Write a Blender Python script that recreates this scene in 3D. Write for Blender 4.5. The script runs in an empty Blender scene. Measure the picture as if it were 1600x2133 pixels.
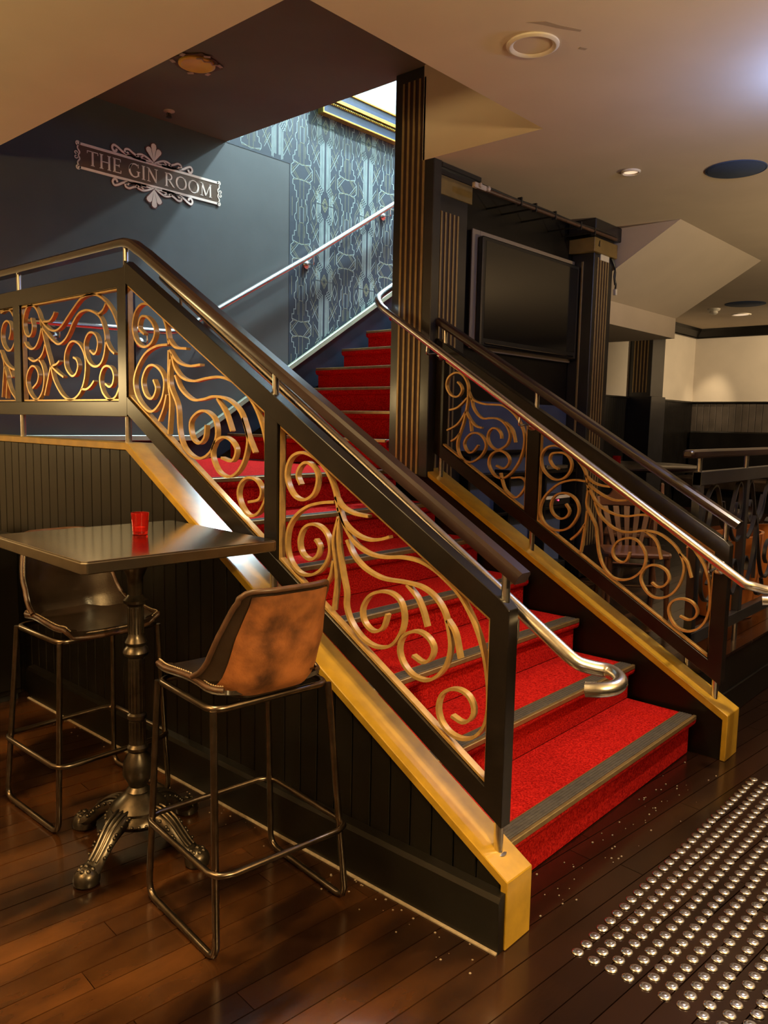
import bpy, bmesh, math, random
from mathutils import Vector, Matrix
random.seed(7)
SC = bpy.context.scene
COL = SC.collection
R = math.radians

# ------------------------------------------------------------------ camera
cam_d = bpy.data.cameras.new('camera'); cam = bpy.data.objects.new('camera', cam_d); COL.objects.link(cam)
cam_d.sensor_fit = 'HORIZONTAL'; cam_d.sensor_width = 36.0
cam_d.lens = 36.0 * 1654.77 / 1600.0
cam_d.clip_start = 0.05; cam_d.clip_end = 60
XR = Vector((0.66913444, -0.74287086, 0.02004977)).normalized()      # image right
DN = Vector((-0.07033514, -0.09016629, -0.99343999)); DN = (DN - XR * DN.dot(XR)).normalized()
FW = XR.cross(DN)
M = Matrix.Identity(4)
for i in range(3):
    M[i][0] = XR[i]; M[i][1] = -DN[i]; M[i][2] = -FW[i]
M.translation = Vector((-1.835, -1.151, 1.5))
cam.matrix_world = M
SC.camera = cam

# ------------------------------------------------------------------ light and exposure
SC.view_settings.view_transform = 'Standard'; SC.view_settings.look = 'None'
SC.view_settings.gamma = 1.0; SC.view_settings.use_curve_mapping = False
SC.view_settings.exposure = 0.0
SC.cycles.use_denoising = True
SC.cycles.max_bounces = 8; SC.cycles.diffuse_bounces = 5; SC.cycles.glossy_bounces = 4
SC.cycles.sample_clamp_indirect = 4.0
W = bpy.data.worlds.new('dim_surroundings'); SC.world = W; W.use_nodes = True
W.node_tree.nodes['Background'].inputs[0].default_value = (1.0, 0.72, 0.45, 1); W.node_tree.nodes['Background'].inputs[1].default_value = 0.012

def lamp(name, kind, loc, power, col, radius=0.08, aim=None, cone=80, blend=0.6):
    d = bpy.data.lights.new(name, kind); o = bpy.data.objects.new(name, d); COL.objects.link(o)
    d.energy = power; d.color = col; o.location = loc
    if kind == 'AREA': d.shape = 'DISK'; d.size = radius * 2
    else: d.shadow_soft_size = radius
    if kind == 'SPOT': d.spot_size = R(cone); d.spot_blend = blend
    if aim is not None:
        o.rotation_euler = (Vector(aim) - Vector(loc)).to_track_quat('-Z', 'Y').to_euler()
    return o
WARM = (1.0, 0.70, 0.31); WARM2 = (1.0, 0.76, 0.46); COOL = (0.66, 0.88, 1.0); BLUE = (0.24, 0.42, 1.0)
lamp('stairwell_lamp', 'POINT', (3.8, 3.0, 6.2), 2300, COOL, 0.12)
lamp('stairwell_lamp', 'POINT', (5.35, 2.35, 6.0), 700, COOL, 0.07)
lamp('back_room_lamp', 'POINT', (-1.25, 4.5, 1.75), 46, WARM, 0.16)
lamp('table_downlight', 'SPOT', (-0.95, 0.9, 2.93), 170, WARM, 0.05, (-0.7, 0.9, 0), 110, 0.8)
lamp('foot_downlight', 'SPOT', (1.45, -0.75, 2.93), 290, WARM2, 0.05, (1.1, 0.1, 0), 62, 0.9)
lamp('rear_spotlight', 'SPOT', (-1.1, -2.6, 2.5), 410, WARM, 0.06, (-0.35, 0.25, 0.5), 46, 0.9)
lamp('ceiling_fill', 'SPOT', (-3.3, 1.3, 2.45), 720, WARM, 0.15, (-3.25, 1.35, 4), 172, 0.3)  # this and the next two: unseen upward fill added to brighten the ceiling
lamp('ceiling_fill', 'SPOT', (-0.3, -2.7, 2.05), 500, WARM, 0.15, (-0.15, -2.8, 4), 172, 0.3)
lamp('ceiling_fill', 'SPOT', (4.6, -1.6, 1.6), 190, WARM2, 0.15, (4.6, -1.5, 4), 172, 0.3)
lamp('blue_lamp', 'POINT', (1.92, -0.33, 2.80), 30, BLUE, 0.05)
lamp('far_downlight', 'SPOT', (8.6, 0.3, 2.9), 380, WARM2, 0.06, (9.8, 2.2, 1.6), 120, 0.9)
lamp('far_downlight', 'SPOT', (3.5, -0.6, 2.9), 190, WARM2, 0.06, (3.1, 0.7, 0.6), 60, 0.9)
lamp('board_fill', 'SPOT', (9.85, 3.0, 2.9), 55, WARM2, 0.04, (10.4, 3.35, 1.55), 44, 0.9)  # added lamp without a fitting, brightens the far boards

# ------------------------------------------------------------------ materials
def mat(name, col, rough=0.5, metal=0.0, coat=0.0, var=0.0, scale=8.0, stretch=(1, 1, 1), bump=0.0, bscale=60.0, col2=None, sheen=0.0, spec=0.5, rvar=0.0, lo=0.35, hi=0.68, side_fade=None):
    m = bpy.data.materials.new(name); m.use_nodes = True; nt = m.node_tree; N = nt.nodes; L = nt.links
    b = N['Principled BSDF']
    b.inputs['Base Color'].default_value = (*col, 1); b.inputs['Roughness'].default_value = rough; b.inputs['Metallic'].default_value = metal
    b.inputs['Coat Weight'].default_value = coat; b.inputs['Coat Roughness'].default_value = 0.12; b.inputs['Sheen Weight'].default_value = sheen
    b.inputs['Specular IOR Level'].default_value = spec
    tc = N.new('ShaderNodeTexCoord'); mp = N.new('ShaderNodeMapping'); mp.inputs['Scale'].default_value = stretch
    L.new(tc.outputs['Object'], mp.inputs['Vector'])
    if var > 0 or col2 is not None or rvar > 0:
        n = N.new('ShaderNodeTexNoise'); n.inputs['Scale'].default_value = scale; n.inputs['Detail'].default_value = 6
        L.new(mp.outputs[0], n.inputs['Vector'])
        r = N.new('ShaderNodeMapRange'); r.inputs[1].default_value = lo; r.inputs[2].default_value = hi
        L.new(n.outputs['Fac'], r.inputs[0])
        fac = r.outputs[0]
        if side_fade is not None:                                             # lighter brown fades out across the room
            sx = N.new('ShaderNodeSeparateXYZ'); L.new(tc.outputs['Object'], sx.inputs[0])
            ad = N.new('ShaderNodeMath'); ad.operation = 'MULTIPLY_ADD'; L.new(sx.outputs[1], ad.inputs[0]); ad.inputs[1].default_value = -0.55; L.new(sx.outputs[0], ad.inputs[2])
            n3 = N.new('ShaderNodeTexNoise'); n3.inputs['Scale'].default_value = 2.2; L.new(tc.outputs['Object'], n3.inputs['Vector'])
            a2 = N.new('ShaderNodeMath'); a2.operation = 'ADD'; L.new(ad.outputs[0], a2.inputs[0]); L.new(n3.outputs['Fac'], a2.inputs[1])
            r3 = N.new('ShaderNodeMapRange'); r3.inputs[1].default_value = side_fade[0]; r3.inputs[2].default_value = side_fade[1]; r3.inputs[3].default_value = 1.0; r3.inputs[4].default_value = 0.04
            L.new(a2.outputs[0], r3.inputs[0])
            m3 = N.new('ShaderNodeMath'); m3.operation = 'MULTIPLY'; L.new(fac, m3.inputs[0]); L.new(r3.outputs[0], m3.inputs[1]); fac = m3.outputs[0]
        mx = N.new('ShaderNodeMix'); mx.data_type = 'RGBA'
        c2 = col2 if col2 is not None else tuple(c * (1 + var) for c in col)
        c1 = col if col2 is not None else tuple(c * (1 - var) for c in col)
        mx.inputs['A'].default_value = (*c1, 1); mx.inputs['B'].default_value = (*c2, 1)
        L.new(fac, mx.inputs['Factor']); L.new(mx.outputs['Result'], b.inputs['Base Color'])
        if rvar > 0:
            r2 = N.new('ShaderNodeMapRange'); r2.inputs[3].default_value = rough - rvar; r2.inputs[4].default_value = rough + rvar
            L.new(n.outputs['Fac'], r2.inputs[0]); L.new(r2.outputs[0], b.inputs['Roughness'])
    if bump > 0:
        n2 = N.new('ShaderNodeTexNoise'); n2.inputs['Scale'].default_value = bscale; n2.inputs['Detail'].default_value = 3
        L.new(mp.outputs[0], n2.inputs['Vector'])
        bp = N.new('ShaderNodeBump'); bp.inputs['Strength'].default_value = bump; bp.inputs['Distance'].default_value = 0.004
        L.new(n2.outputs['Fac'], bp.inputs['Height']); L.new(bp.outputs[0], b.inputs['Normal'])
    return m
GOLD = mat('gold_paint', (0.43, 0.25, 0.018), 0.34, 0.0, 0.35, 0.14, 14, bump=0.06, bscale=90)
GOLDS = mat('gold_scroll_paint', (0.58, 0.36, 0.12), 0.33, 0.4, 0, 0.14, 30)
GOLDT = mat('gold_strip_paint', (0.34, 0.235, 0.10), 0.36, 0.5, 0, 0.12, 20)
BLACK = mat('black_gloss_paint', (0.006, 0.005, 0.004), 0.33, 0, 0, 0.3, 5, bump=0.05, bscale=30, spec=0.35)
FRAME = mat('black_frame_paint', (0.008, 0.006, 0.005), 0.27, 0.0, 0.0, 0.3, 9, spec=0.4)
PILAST = mat('black_pilaster_paint', (0.012, 0.011, 0.012), 0.33, 0, 0.2, 0.3, 6, spec=0.6)
MAROON = mat('maroon_groove_paint', (0.022, 0.006, 0.004), 0.5)
STEEL = mat('brushed_steel', (0.72, 0.69, 0.65), 0.27, 1.0, 0, 0.08, 40, bump=0.03, bscale=200)
DSTEEL = mat('dark_lacquered_steel', (0.18, 0.14, 0.105), 0.28, 1.0, 0, 0.2, 25)
WOODR = mat('dark_handrail_wood', (0.018, 0.008, 0.008), 0.28, 0, 0.3, 0.35, 6, (1, 0.25, 1), spec=0.6)
PLANKS = [mat('stained_floorboards', (0.0125 * k, 0.0045 * k, 0.0022 * k), 0.22, 0, 0.2, 0, 2.0, (0.8, 1.9, 1), 0.05, 40, (0.125 * k, 0.047 * k, 0.0125 * k), rvar=0.08, lo=0.42, hi=0.74, side_fade=(-0.25, 0.75)) for k in (0.8, 1.0, 1.2)]
PLANK = mat('deck_boards', (0.014, 0.005, 0.0025), 0.25, 0, 0.15, 0, 2.6, (0.9, 2.6, 1), 0.05, 40, (0.075, 0.030, 0.010), rvar=0.08)
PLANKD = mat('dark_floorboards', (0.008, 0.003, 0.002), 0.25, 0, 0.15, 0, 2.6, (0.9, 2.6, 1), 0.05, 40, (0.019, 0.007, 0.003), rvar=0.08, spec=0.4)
DGOLD = mat('dull_gold_paint', (0.20, 0.13, 0.04), 0.42, 0.1, 0, 0.12, 12)
SUBF = mat('floor_gap', (0.012, 0.006, 0.004), 0.6)
CARPET = mat('red_carpet', (0.22, 0.003, 0.003), 0.95, 0, 0, 0, 130, (1, 1, 1), 1.0, 300, (0.52, 0.016, 0.012), sheen=0.0, spec=0.05)
NOSEM = mat('grey_nosing_tread', (0.055, 0.047, 0.038), 0.6, 0, 0, 0.2, 60, bump=0.2, bscale=300)
BRASS = mat('brass_nosing', (0.46, 0.33, 0.15), 0.36, 0.85, 0, 0.1, 30)
CEIL = mat('cream_ceiling_paint', (0.58, 0.48, 0.36), 0.75, 0, 0, 0.03, 3, bump=0.03, bscale=120)
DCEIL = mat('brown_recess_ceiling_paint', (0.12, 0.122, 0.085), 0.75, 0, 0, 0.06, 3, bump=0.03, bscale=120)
NAVY = mat('slate_navy_wall_paint', (0.066, 0.072, 0.070), 0.5, 0, 0, 0.10, 2.5, bump=0.08, bscale=14)
NAVYD = mat('dark_stringer_paint', (0.012, 0.017, 0.030), 0.4, 0, 0, 0.3, 5)
PAPER = mat('wallpaper_ground', (0.022, 0.031, 0.045), 0.5, 0, 0, 0.08, 20)
PATT = mat('wallpaper_silver_print', (0.36, 0.45, 0.42), 0.4, 0.1, 0, 0.1, 20)
PATG = mat('wallpaper_gold_print', (0.24, 0.25, 0.15), 0.4, 0.1, 0, 0.1, 20)
CREAMW = mat('cream_wall_paint', (0.56, 0.49, 0.40), 0.7, 0, 0, 0.04, 3, bump=0.03, bscale=80)
WHITEW = mat('white_wall_paint', (0.12, 0.13, 0.13), 0.6, 0, 0, 0.04, 3)
MOULD = mat('pale_skirting_paint', (0.26, 0.28, 0.19), 0.4, 0, 0, 0.1, 10)
DARKW = mat('charcoal_wall_paint', (0.020, 0.019, 0.018), 0.5, 0, 0, 0.15, 4)
IRON = mat('black_cast_iron', (0.10, 0.082, 0.062), 0.32, 0.9, 0, 0.3, 30)
TABLE = mat('brushed_table_metal', (0.34, 0.30, 0.25), 0.15, 1.0, 0, 0.08, 3, (1, 60, 1))
TEDGE = mat('table_edge_metal', (0.30, 0.25, 0.19), 0.3, 1.0, 0, 0.1, 10)
LEATH = mat('dark_leather', (0.022, 0.013, 0.008), 0.33, 0, 0.1, 0.4, 8, bump=0.15, bscale=180)
TAN = mat('worn_tan_leather', (0.035, 0.013, 0.006), 0.5, 0, 0, 0, 9, (1, 1, 1), 0.25, 160, (0.42, 0.145, 0.042), lo=0.33, hi=0.66)
PIPE = mat('brown_leather_edge', (0.075, 0.035, 0.018), 0.42, 0, 0, 0.3, 30)
THREAD = mat('pale_thread', (0.60, 0.46, 0.30), 0.7, 0, 0, 0.2, 60)
SCREEN = mat('glossy_black_screen', (0.006, 0.006, 0.006), 0.09, 0, 0.6, 0.1, 3, spec=0.6)
PLAST = mat('black_plastic', (0.012, 0.012, 0.012), 0.3, 0, 0, 0.2, 10)
BLUEP = mat('blue_lit_cabinet_panel', (0.07, 0.09, 0.17), 0.45, 0, 0, 0.15, 5)  # dark panel; the blue light on it is put into the colour
SPK = mat('navy_speaker_cloth', (0.03, 0.055, 0.12), 0.8, 0, 0, 0.1, 200)
WHITEP = mat('off_white_plastic', (0.66, 0.60, 0.50), 0.4, 0, 0, 0.05, 20)
TAPE = mat('pale_tape', (0.42, 0.34, 0.26), 0.6, 0, 0, 0.1, 30)
SIGNB = mat('brown_sign_face', (0.12, 0.065, 0.03), 0.4, 0, 0, 0.15, 5)
SIGNC = mat('cream_sign_print', (0.95, 0.82, 0.70), 0.45, 0, 0, 0.04, 20)
SIGNR = mat('maroon_sign_outline', (0.14, 0.04, 0.025), 0.5, 0, 0, 0.1, 20)
CHAIRW = mat('brown_chair_timber', (0.12, 0.045, 0.018), 0.32, 0, 0.3, 0.35, 5, (1, 1, 0.2))
ORANGE = mat('orange_timber_veneer', (0.40, 0.12, 0.022), 0.35, 0, 0.2, 0.3, 3, (1, 1, 0.2))
GREYFR = mat('dark_grey_frame_paint', (0.024, 0.023, 0.024), 0.32, 0.1, 0.2, 0.2, 9, spec=0.6)
TRIMC = mat('dull_cream_moulding', (0.26, 0.20, 0.14), 0.5)
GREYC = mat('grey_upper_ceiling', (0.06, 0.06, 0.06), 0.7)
DADO = mat('lit_black_wainscot', (0.075, 0.060, 0.048), 0.35, 0, 0, 0.2, 5)  # glossy black boards, browned to carry the warm light reflected on them
FLAKE = mat('ochre_fitting_paint', (0.70, 0.47, 0.05), 0.45, 0, 0, 0.1, 10)
SMUDGE = mat('ceiling_smudge', (0.36, 0.28, 0.20), 0.8)
MIRROR = mat('mirror_glass', (0.85, 0.88, 0.9), 0.04, 1.0, 0, 0.02, 3)
GILT = mat('gilt_frame', (0.62, 0.44, 0.09), 0.3, 0.8, 0, 0.2, 40)
BLUEFR = mat('blue_black_frame', (0.02, 0.03, 0.07), 0.3, 0, 0.2, 0.2, 20)
DUST = mat('pale_dust', (0.30, 0.24, 0.17), 0.8, 0, 0, 0.2, 60)
def glass(name, col, rough=0.03):
    m = bpy.data.materials.new(name); m.use_nodes = True; b = m.node_tree.nodes['Principled BSDF']
    b.inputs['Base Color'].default_value = (*col, 1); b.inputs['Transmission Weight'].default_value = 0.85; b.inputs['Roughness'].default_value = rough; b.inputs['IOR'].default_value = 1.45
    return m
REDG = glass('red_glass', (0.85, 0.03, 0.02))
def glow(name, col, s):
    m = bpy.data.materials.new(name); m.use_nodes = True; b = m.node_tree.nodes['Principled BSDF']
    b.inputs['Base Color'].default_value = (*col, 1); b.inputs['Emission Color'].default_value = (*col, 1); b.inputs['Emission Strength'].default_value = s
    return m
LED = glow('red_led', (1.0, 0.05, 0.12), 4.0)
BULB = glow('dim_lamp_face', (1.0, 0.72, 0.48), 0.9)

# ------------------------------------------------------------------ mesh helpers
def BM(): return bmesh.new()
def box(bm, x0, x1, y0, y1, z0, z1, bev=0.0):
    vs = [bm.verts.new(p) for p in ((x0, y0, z0), (x1, y0, z0), (x1, y1, z0), (x0, y1, z0), (x0, y0, z1), (x1, y0, z1), (x1, y1, z1), (x0, y1, z1))]
    fs = [bm.faces.new([vs[i] for i in f]) for f in ((3, 2, 1, 0), (4, 5, 6, 7), (0, 1, 5, 4), (1, 2, 6, 5), (2, 3, 7, 6), (3, 0, 4, 7))]
    if bev > 0:
        es = list({e for f in fs for e in f.edges})
        bmesh.ops.bevel(bm, geom=es, offset=bev, segments=1, affect='EDGES', profile=0.5)
    return vs
def prism(bm, poly, ax, d0, d1, bev=0.0):
    # poly in the two other axes (x->(y,z), y->(x,z), z->(x,y)), extruded along ax
    def P(a, b, d): return (d, a, b) if ax == 'x' else ((a, d, b) if ax == 'y' else (a, b, d))
    A = [bm.verts.new(P(a, b, d0)) for a, b in poly]; B = [bm.verts.new(P(a, b, d1)) for a, b in poly]
    n = len(poly); fs = [bm.faces.new(A), bm.faces.new(B[::-1])]
    for i in range(n): fs.append(bm.faces.new((A[i], B[i], B[(i + 1) % n], A[(i + 1) % n])))
    bmesh.ops.recalc_face_normals(bm, faces=fs)
    if bev > 0:
        es = list({e for f in fs for e in f.edges})
        bmesh.ops.bevel(bm, geom=es, offset=bev, segments=1, affect='EDGES', profile=0.5)
def smooth_path(pts, step=0.02, closed=False):
    P = [Vector(p) for p in pts]; n = len(P); out = []
    rng = range(n if closed else n - 1)
    for i in rng:
        if closed: p0, p1, p2, p3 = P[i - 1], P[i], P[(i + 1) % n], P[(i + 2) % n]
        else:
            p1, p2 = P[i], P[i + 1]; p0 = P[i - 1] if i else p1 * 2 - p2; p3 = P[i + 2] if i + 2 < n else p2 * 2 - p1
        k = max(2, int((p2 - p1).length / step))
        for j in range(k):
            t = j / k; t2 = t * t; t3 = t2 * t
            out.append(0.5 * ((2 * p1) + (p2 - p0) * t + (2 * p0 - 5 * p1 + 4 * p2 - p3) * t2 + (3 * p1 - p0 - 3 * p2 + p3) * t3))
    if not closed: out.append(P[-1])
    return out
def tube(bm, pts, r, seg=8, closed=False):
    P = [Vector(p) for p in pts]; n = len(P); rr = r if isinstance(r, (list, tuple)) else [r] * n
    T = []
    for i in range(n):
        a = P[i - 1] if (i or closed) else P[i]; b = P[(i + 1) % n] if (i < n - 1 or closed) else P[i]
        T.append((b - a).normalized())
    u = T[0].orthogonal().normalized(); rings = []
    for i in range(n):
        if i: u = (T[i - 1].rotation_difference(T[i]) @ u)
        u = (u - T[i] * u.dot(T[i])).normalized(); v = T[i].cross(u)
        rings.append([bm.verts.new(P[i] + (u * math.cos(2 * math.pi * k / seg) + v * math.sin(2 * math.pi * k / seg)) * rr[i]) for k in range(seg)])
    for i in range(n if closed else n - 1):
        a, b = rings[i], rings[(i + 1) % n]
        off = 0
        if closed and i == n - 1: off = min(range(seg), key=lambda o: (a[0].co - b[o].co).length)
        for k in range(seg): bm.faces.new((a[k], a[(k + 1) % seg], b[(k + 1 + off) % seg], b[(k + off) % seg]))
    if not closed: bm.faces.new(rings[0][::-1]); bm.faces.new(rings[-1])
def lathe(bm, prof, c=(0, 0, 0), seg=24, cap=True):
    rings = []
    for r, z in prof: rings.append([bm.verts.new((c[0] + r * math.cos(2 * math.pi * k / seg), c[1] + r * math.sin(2 * math.pi * k / seg), c[2] + z)) for k in range(seg)])
    for a, b in zip(rings, rings[1:]):
        for k in range(seg): bm.faces.new((a[k], a[(k + 1) % seg], b[(k + 1) % seg], b[k]))
    if cap: bm.faces.new(rings[0][::-1]); bm.faces.new(rings[-1])
def ball(bm, c, r, u=12, v=8, sc=(1, 1, 1)):
    bmesh.ops.create_uvsphere(bm, u_segments=u, v_segments=v, radius=r, matrix=Matrix.Translation(c) @ Matrix.Diagonal((*sc, 1)))
def ribbon(bm, pts, half, d0, d1, ax='x', closed=False):
    # a flat bar bent in a plane: 2-D path, thickness 2*half in the plane, from d0 to d1 across it
    P = [Vector((p[0], p[1])) for p in pts]; n = len(P)
    def Q(v, d): return (d, v.x, v.y) if ax == 'x' else ((v.x, d, v.y) if ax == 'y' else (v.x, v.y, d))
    rings = []
    for i in range(n):
        a = P[i - 1] if (i or closed) else P[i]; b = P[(i + 1) % n] if (i < n - 1 or closed) else P[i]
        t = (b - a).normalized(); nn = Vector((-t.y, t.x)) * half
        rings.append([bm.verts.new(Q(P[i] + nn, d0)), bm.verts.new(Q(P[i] - nn, d0)), bm.verts.new(Q(P[i] - nn, d1)), bm.verts.new(Q(P[i] + nn, d1))])
    fs = []
    for i in range(n if closed else n - 1):
        a, b = rings[i], rings[(i + 1) % n]
        for k in range(4): fs.append(bm.faces.new((a[k], a[(k + 1) % 4], b[(k + 1) % 4], b[k])))
    if not closed: fs += [bm.faces.new(rings[0][::-1]), bm.faces.new(rings[-1])]
    bmesh.ops.recalc_face_normals(bm, faces=fs)
def strip2(bm, pts, w, y, zt=0.0005, ax='y'):
    # thin flat printed line on a wall
    for (a, b) in zip(pts, pts[1:]):
        a = Vector(a); b = Vector(b); t = b - a
        if t.length < 1e-6: continue
        t.normalize(); n = Vector((-t.y, t.x)) * w * 0.5; a2 = a - t * w * 0.5; b2 = b + t * w * 0.5
        q = [a2 + n, a2 - n, b2 - n, b2 + n]
        f = bm.faces.new([bm.verts.new((v.x, y, v.y)) for v in q])
        f.normal_update()
        if f.normal.y > 0: f.normal_flip()

# ------------------------------------------------------------------ object helpers
def base_of(o):
    while o.parent: o = o.parent
    return o
def obj(name, bm, m, parent=None, smooth=None, world=True, **props):
    if parent is not None and world:
        loc = base_of(parent).location
        if loc.length > 0: bmesh.ops.translate(bm, verts=bm.verts, vec=-loc)
    me = bpy.data.meshes.new(name); bm.to_mesh(me); bm.free()
    if m: me.materials.append(m)
    if smooth is not None:
        me.shade_smooth()
        me.set_sharp_from_angle(angle=R(smooth))
    o = bpy.data.objects.new(name, me); COL.objects.link(o)
    if parent is not None: o.parent = parent
    for k, v in props.items(): o[k] = v
    return o
def tag(o, label, cat, group=None):
    o['label'] = label; o['category'] = cat
    if group: o['group'] = group
    return o
def thing(name, label, cat, loc=(0, 0, 0), rz=0.0, group=None):
    o = bpy.data.objects.new(name, None); COL.objects.link(o); o.location = loc; o.rotation_euler = (0, 0, rz)
    o.empty_display_size = 0.1
    return tag(o, label, cat, group)
def struct(name, bm, m, parent=None, smooth=None):
    return obj(name, bm, m, parent, smooth, kind='structure')
def copy_tree(o, parent=None):
    c = o.copy(); COL.objects.link(c)
    if parent: c.parent = parent
    for ch in list(o.children): copy_tree(ch, c)
    return c

# ------------------------------------------------------------------ floor with its boards (boards run about 5 degrees off the stair)
bm = BM(); box(bm, -4, 10.4, -5, 5.5, -0.12, -0.016); FLOOR = struct('floor', bm, SUBF)
FA = R(-5.2); ca, sa = math.cos(FA), math.sin(FA)
pw = 0.0855
def floor_board(u0, u1, v, m, drop):
    bm = BM(); z1 = -0.0005 - drop
    vs = []
    c = 0.0012
    for (u, w, z) in ((u0, v, -0.0155), (u1, v, -0.0155), (u1, v + pw - 0.001, -0.0155), (u0, v + pw - 0.001, -0.0155),
                      (u0 + c, v + c, z1), (u1 - c, v + c, z1), (u1 - c, v + pw - 0.001 - c, z1), (u0 + c, v + pw - 0.001 - c, z1)):
        vs.append(bm.verts.new((u * ca - w * sa, u * sa + w * ca, z)))
    for f in ((4, 5, 6, 7), (0, 1, 5, 4), (1, 2, 6, 5), (2, 3, 7, 6), (3, 0, 4, 7)): bm.faces.new([vs[i] for i in f])
    return bm
rest = BM(); nb = 0
for k in range(-62, 66):
    v = k * pw + 0.012
    cuts = [-4.0 + random.uniform(-0.9, 0)]
    while cuts[-1] < 4.2: cuts.append(cuts[-1] + random.uniform(1.1, 2.4))
    for u0, u1 in zip(cuts, cuts[1:]):
        um = (u0 + u1) / 2
        xs = [(u * ca - v * sa, u * sa + v * ca) for u in (u0, um, u1)]
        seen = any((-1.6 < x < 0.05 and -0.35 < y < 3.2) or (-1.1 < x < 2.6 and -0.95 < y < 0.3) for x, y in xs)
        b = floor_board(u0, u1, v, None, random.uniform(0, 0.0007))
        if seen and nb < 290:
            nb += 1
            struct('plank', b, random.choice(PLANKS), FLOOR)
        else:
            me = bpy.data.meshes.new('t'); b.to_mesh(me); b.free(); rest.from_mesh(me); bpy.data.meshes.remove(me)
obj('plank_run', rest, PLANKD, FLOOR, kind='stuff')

# raised floor of the far room
bm = BM(); box(bm, 1.935, 10.4, 0.187, 3.55, -0.015, 0.335); PLAT = struct('floor', bm, BLACK)
bm = BM(); box(bm, 1.935, 10.4, 0.175, 0.187, 0.0, 0.145, 0.003); struct('skirting', bm, BLACK, PLAT)
k = 0; y = 0.178
while y < 3.5:
    x = 1.935
    while x < 10.3:
        x2 = min(10.4, x + random.uniform(1.2, 2.4))
        if y < 1.7 and x < 6:
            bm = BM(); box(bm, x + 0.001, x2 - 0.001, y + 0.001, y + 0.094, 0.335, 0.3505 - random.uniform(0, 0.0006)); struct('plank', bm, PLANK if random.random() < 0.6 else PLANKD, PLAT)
        x = x2
    y += 0.095
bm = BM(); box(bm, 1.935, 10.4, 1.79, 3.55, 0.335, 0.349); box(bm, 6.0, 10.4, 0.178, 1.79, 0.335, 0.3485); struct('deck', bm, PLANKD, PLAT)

# ------------------------------------------------------------------ ceilings
bm = BM()
box(bm, -4, 0.127, -5, 5.5, 2.97, 3.48); box(bm, 0.127, 10.4, -5, 1.06, 2.97, 3.48)
box(bm, 1.764, 10.4, 1.06, 1.755, 2.97, 3.48); box(bm, 1.764, 1.7694, 1.755, 1.84, 2.97, 3.48); box(bm, 1.846, 10.4, 1.755, 2.02, 2.97, 3.48); box(bm, 5.70, 10.4, 2.02, 3.55, 2.97, 3.48)
struct('ceiling', bm, CEIL)
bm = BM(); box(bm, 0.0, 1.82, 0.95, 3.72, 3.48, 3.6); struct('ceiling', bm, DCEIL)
bm = BM(); prism(bm, [(1.205, 2.972), (1.94, 2.523), (1.94, 2.338), (2.015, 2.338), (2.015, 2.972)], 'x', 3.88, 5.68); box(bm, 3.85, 5.68, 2.015, 3.55, 2.338, 2.35); box(bm, 5.66, 5.68, 2.015, 3.55, 2.35, 2.97); struct('ceiling', bm, CEIL)
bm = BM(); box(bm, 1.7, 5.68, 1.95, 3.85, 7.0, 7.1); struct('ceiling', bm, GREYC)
# ------------------------------------------------------------------ walls
bm = BM(); box(bm, -0.02, 1.9, 3.72, 3.86, 0, 7); box(bm, 1.9, 5.7, 3.72, 3.86, 0.0, 7); WB = struct('wall_back', bm, NAVY)
bm = BM(); box(bm, 2.42, 5.55, 3.7185, 3.7201, 1.8, 3.475); box(bm, 1.822, 5.55, 3.7185, 3.7201, 3.475, 7); PAPERO = struct('wallpaper', bm, PAPER, WB)
bm = BM(); box(bm, 1.70, 1.82, 2.06, 3.72, 3.6, 7); struct('wall_left', bm, NAVY)
bm = BM(); box(bm, 5.56, 5.655, 2.02, 3.72, 2.36, 7); struct('wall_right', bm, NAVY)
bm = BM(); box(bm, 1.85, 3.75, 2.058, 2.07, 3.0, 7); box(bm, 3.75, 5.56, 2.02, 2.07, 2.36, 7); WF = struct('wall_front', bm, WHITEW)
bm = BM()
for i in range(17): box(bm, 2.0 + i * 0.2, 2.06 + i * 0.2, 2.07, 2.085, 3.5, 6)
obj('batten', bm, MOULD, WF, kind='stuff')
bm = BM(); box(bm, 3.75, 5.65, 2.02, 3.72, 2.351, 2.37); struct('floor', bm, DARKW)
bm = BM(); box(bm, 1.844, 3.845, 1.87, 2.056, 0.34, 2.97); box(bm, 1.85, 3.845, 2.022, 2.056, 2.97, 3.48); struct('wall_inner', bm, BLACK)
bm = BM(); box(bm, 3.795, 3.845, 2.056, 3.55, 0.34, 2.335); struct('wall_side', bm, DARKW)
bm = BM(); box(bm, 3.845, 5.69, 3.55, 3.67, 0.34, 2.338); box(bm, 5.69, 10.5, 3.55, 3.67, 0.34, 2.97); WBF = struct('wall_back', bm, CREAMW)
bm = BM(); box(bm, 10.4, 10.5, -5, 3.55, 0, 2.97); WRF = struct('wall_right', bm, CREAMW)
bm = BM(); box(bm, -4.1, -4.0, -5, 5.5, 0, 2.97); struct('wall_left', bm, CREAMW)
bm = BM(); box(bm, -4, 10.4, -5.1, -5.0, 0, 2.97); struct('wall_front', bm, DARKW)
bm = BM(); box(bm, -4, 0.0, 5.5, 5.6, 0, 2.97); struct('wall_back', bm, CREAMW)
bm = BM(); box(bm, -0.02, 0.05, 3.86, 5.5, 0, 2.97); struct('wall_side', bm, CREAMW)
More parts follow.
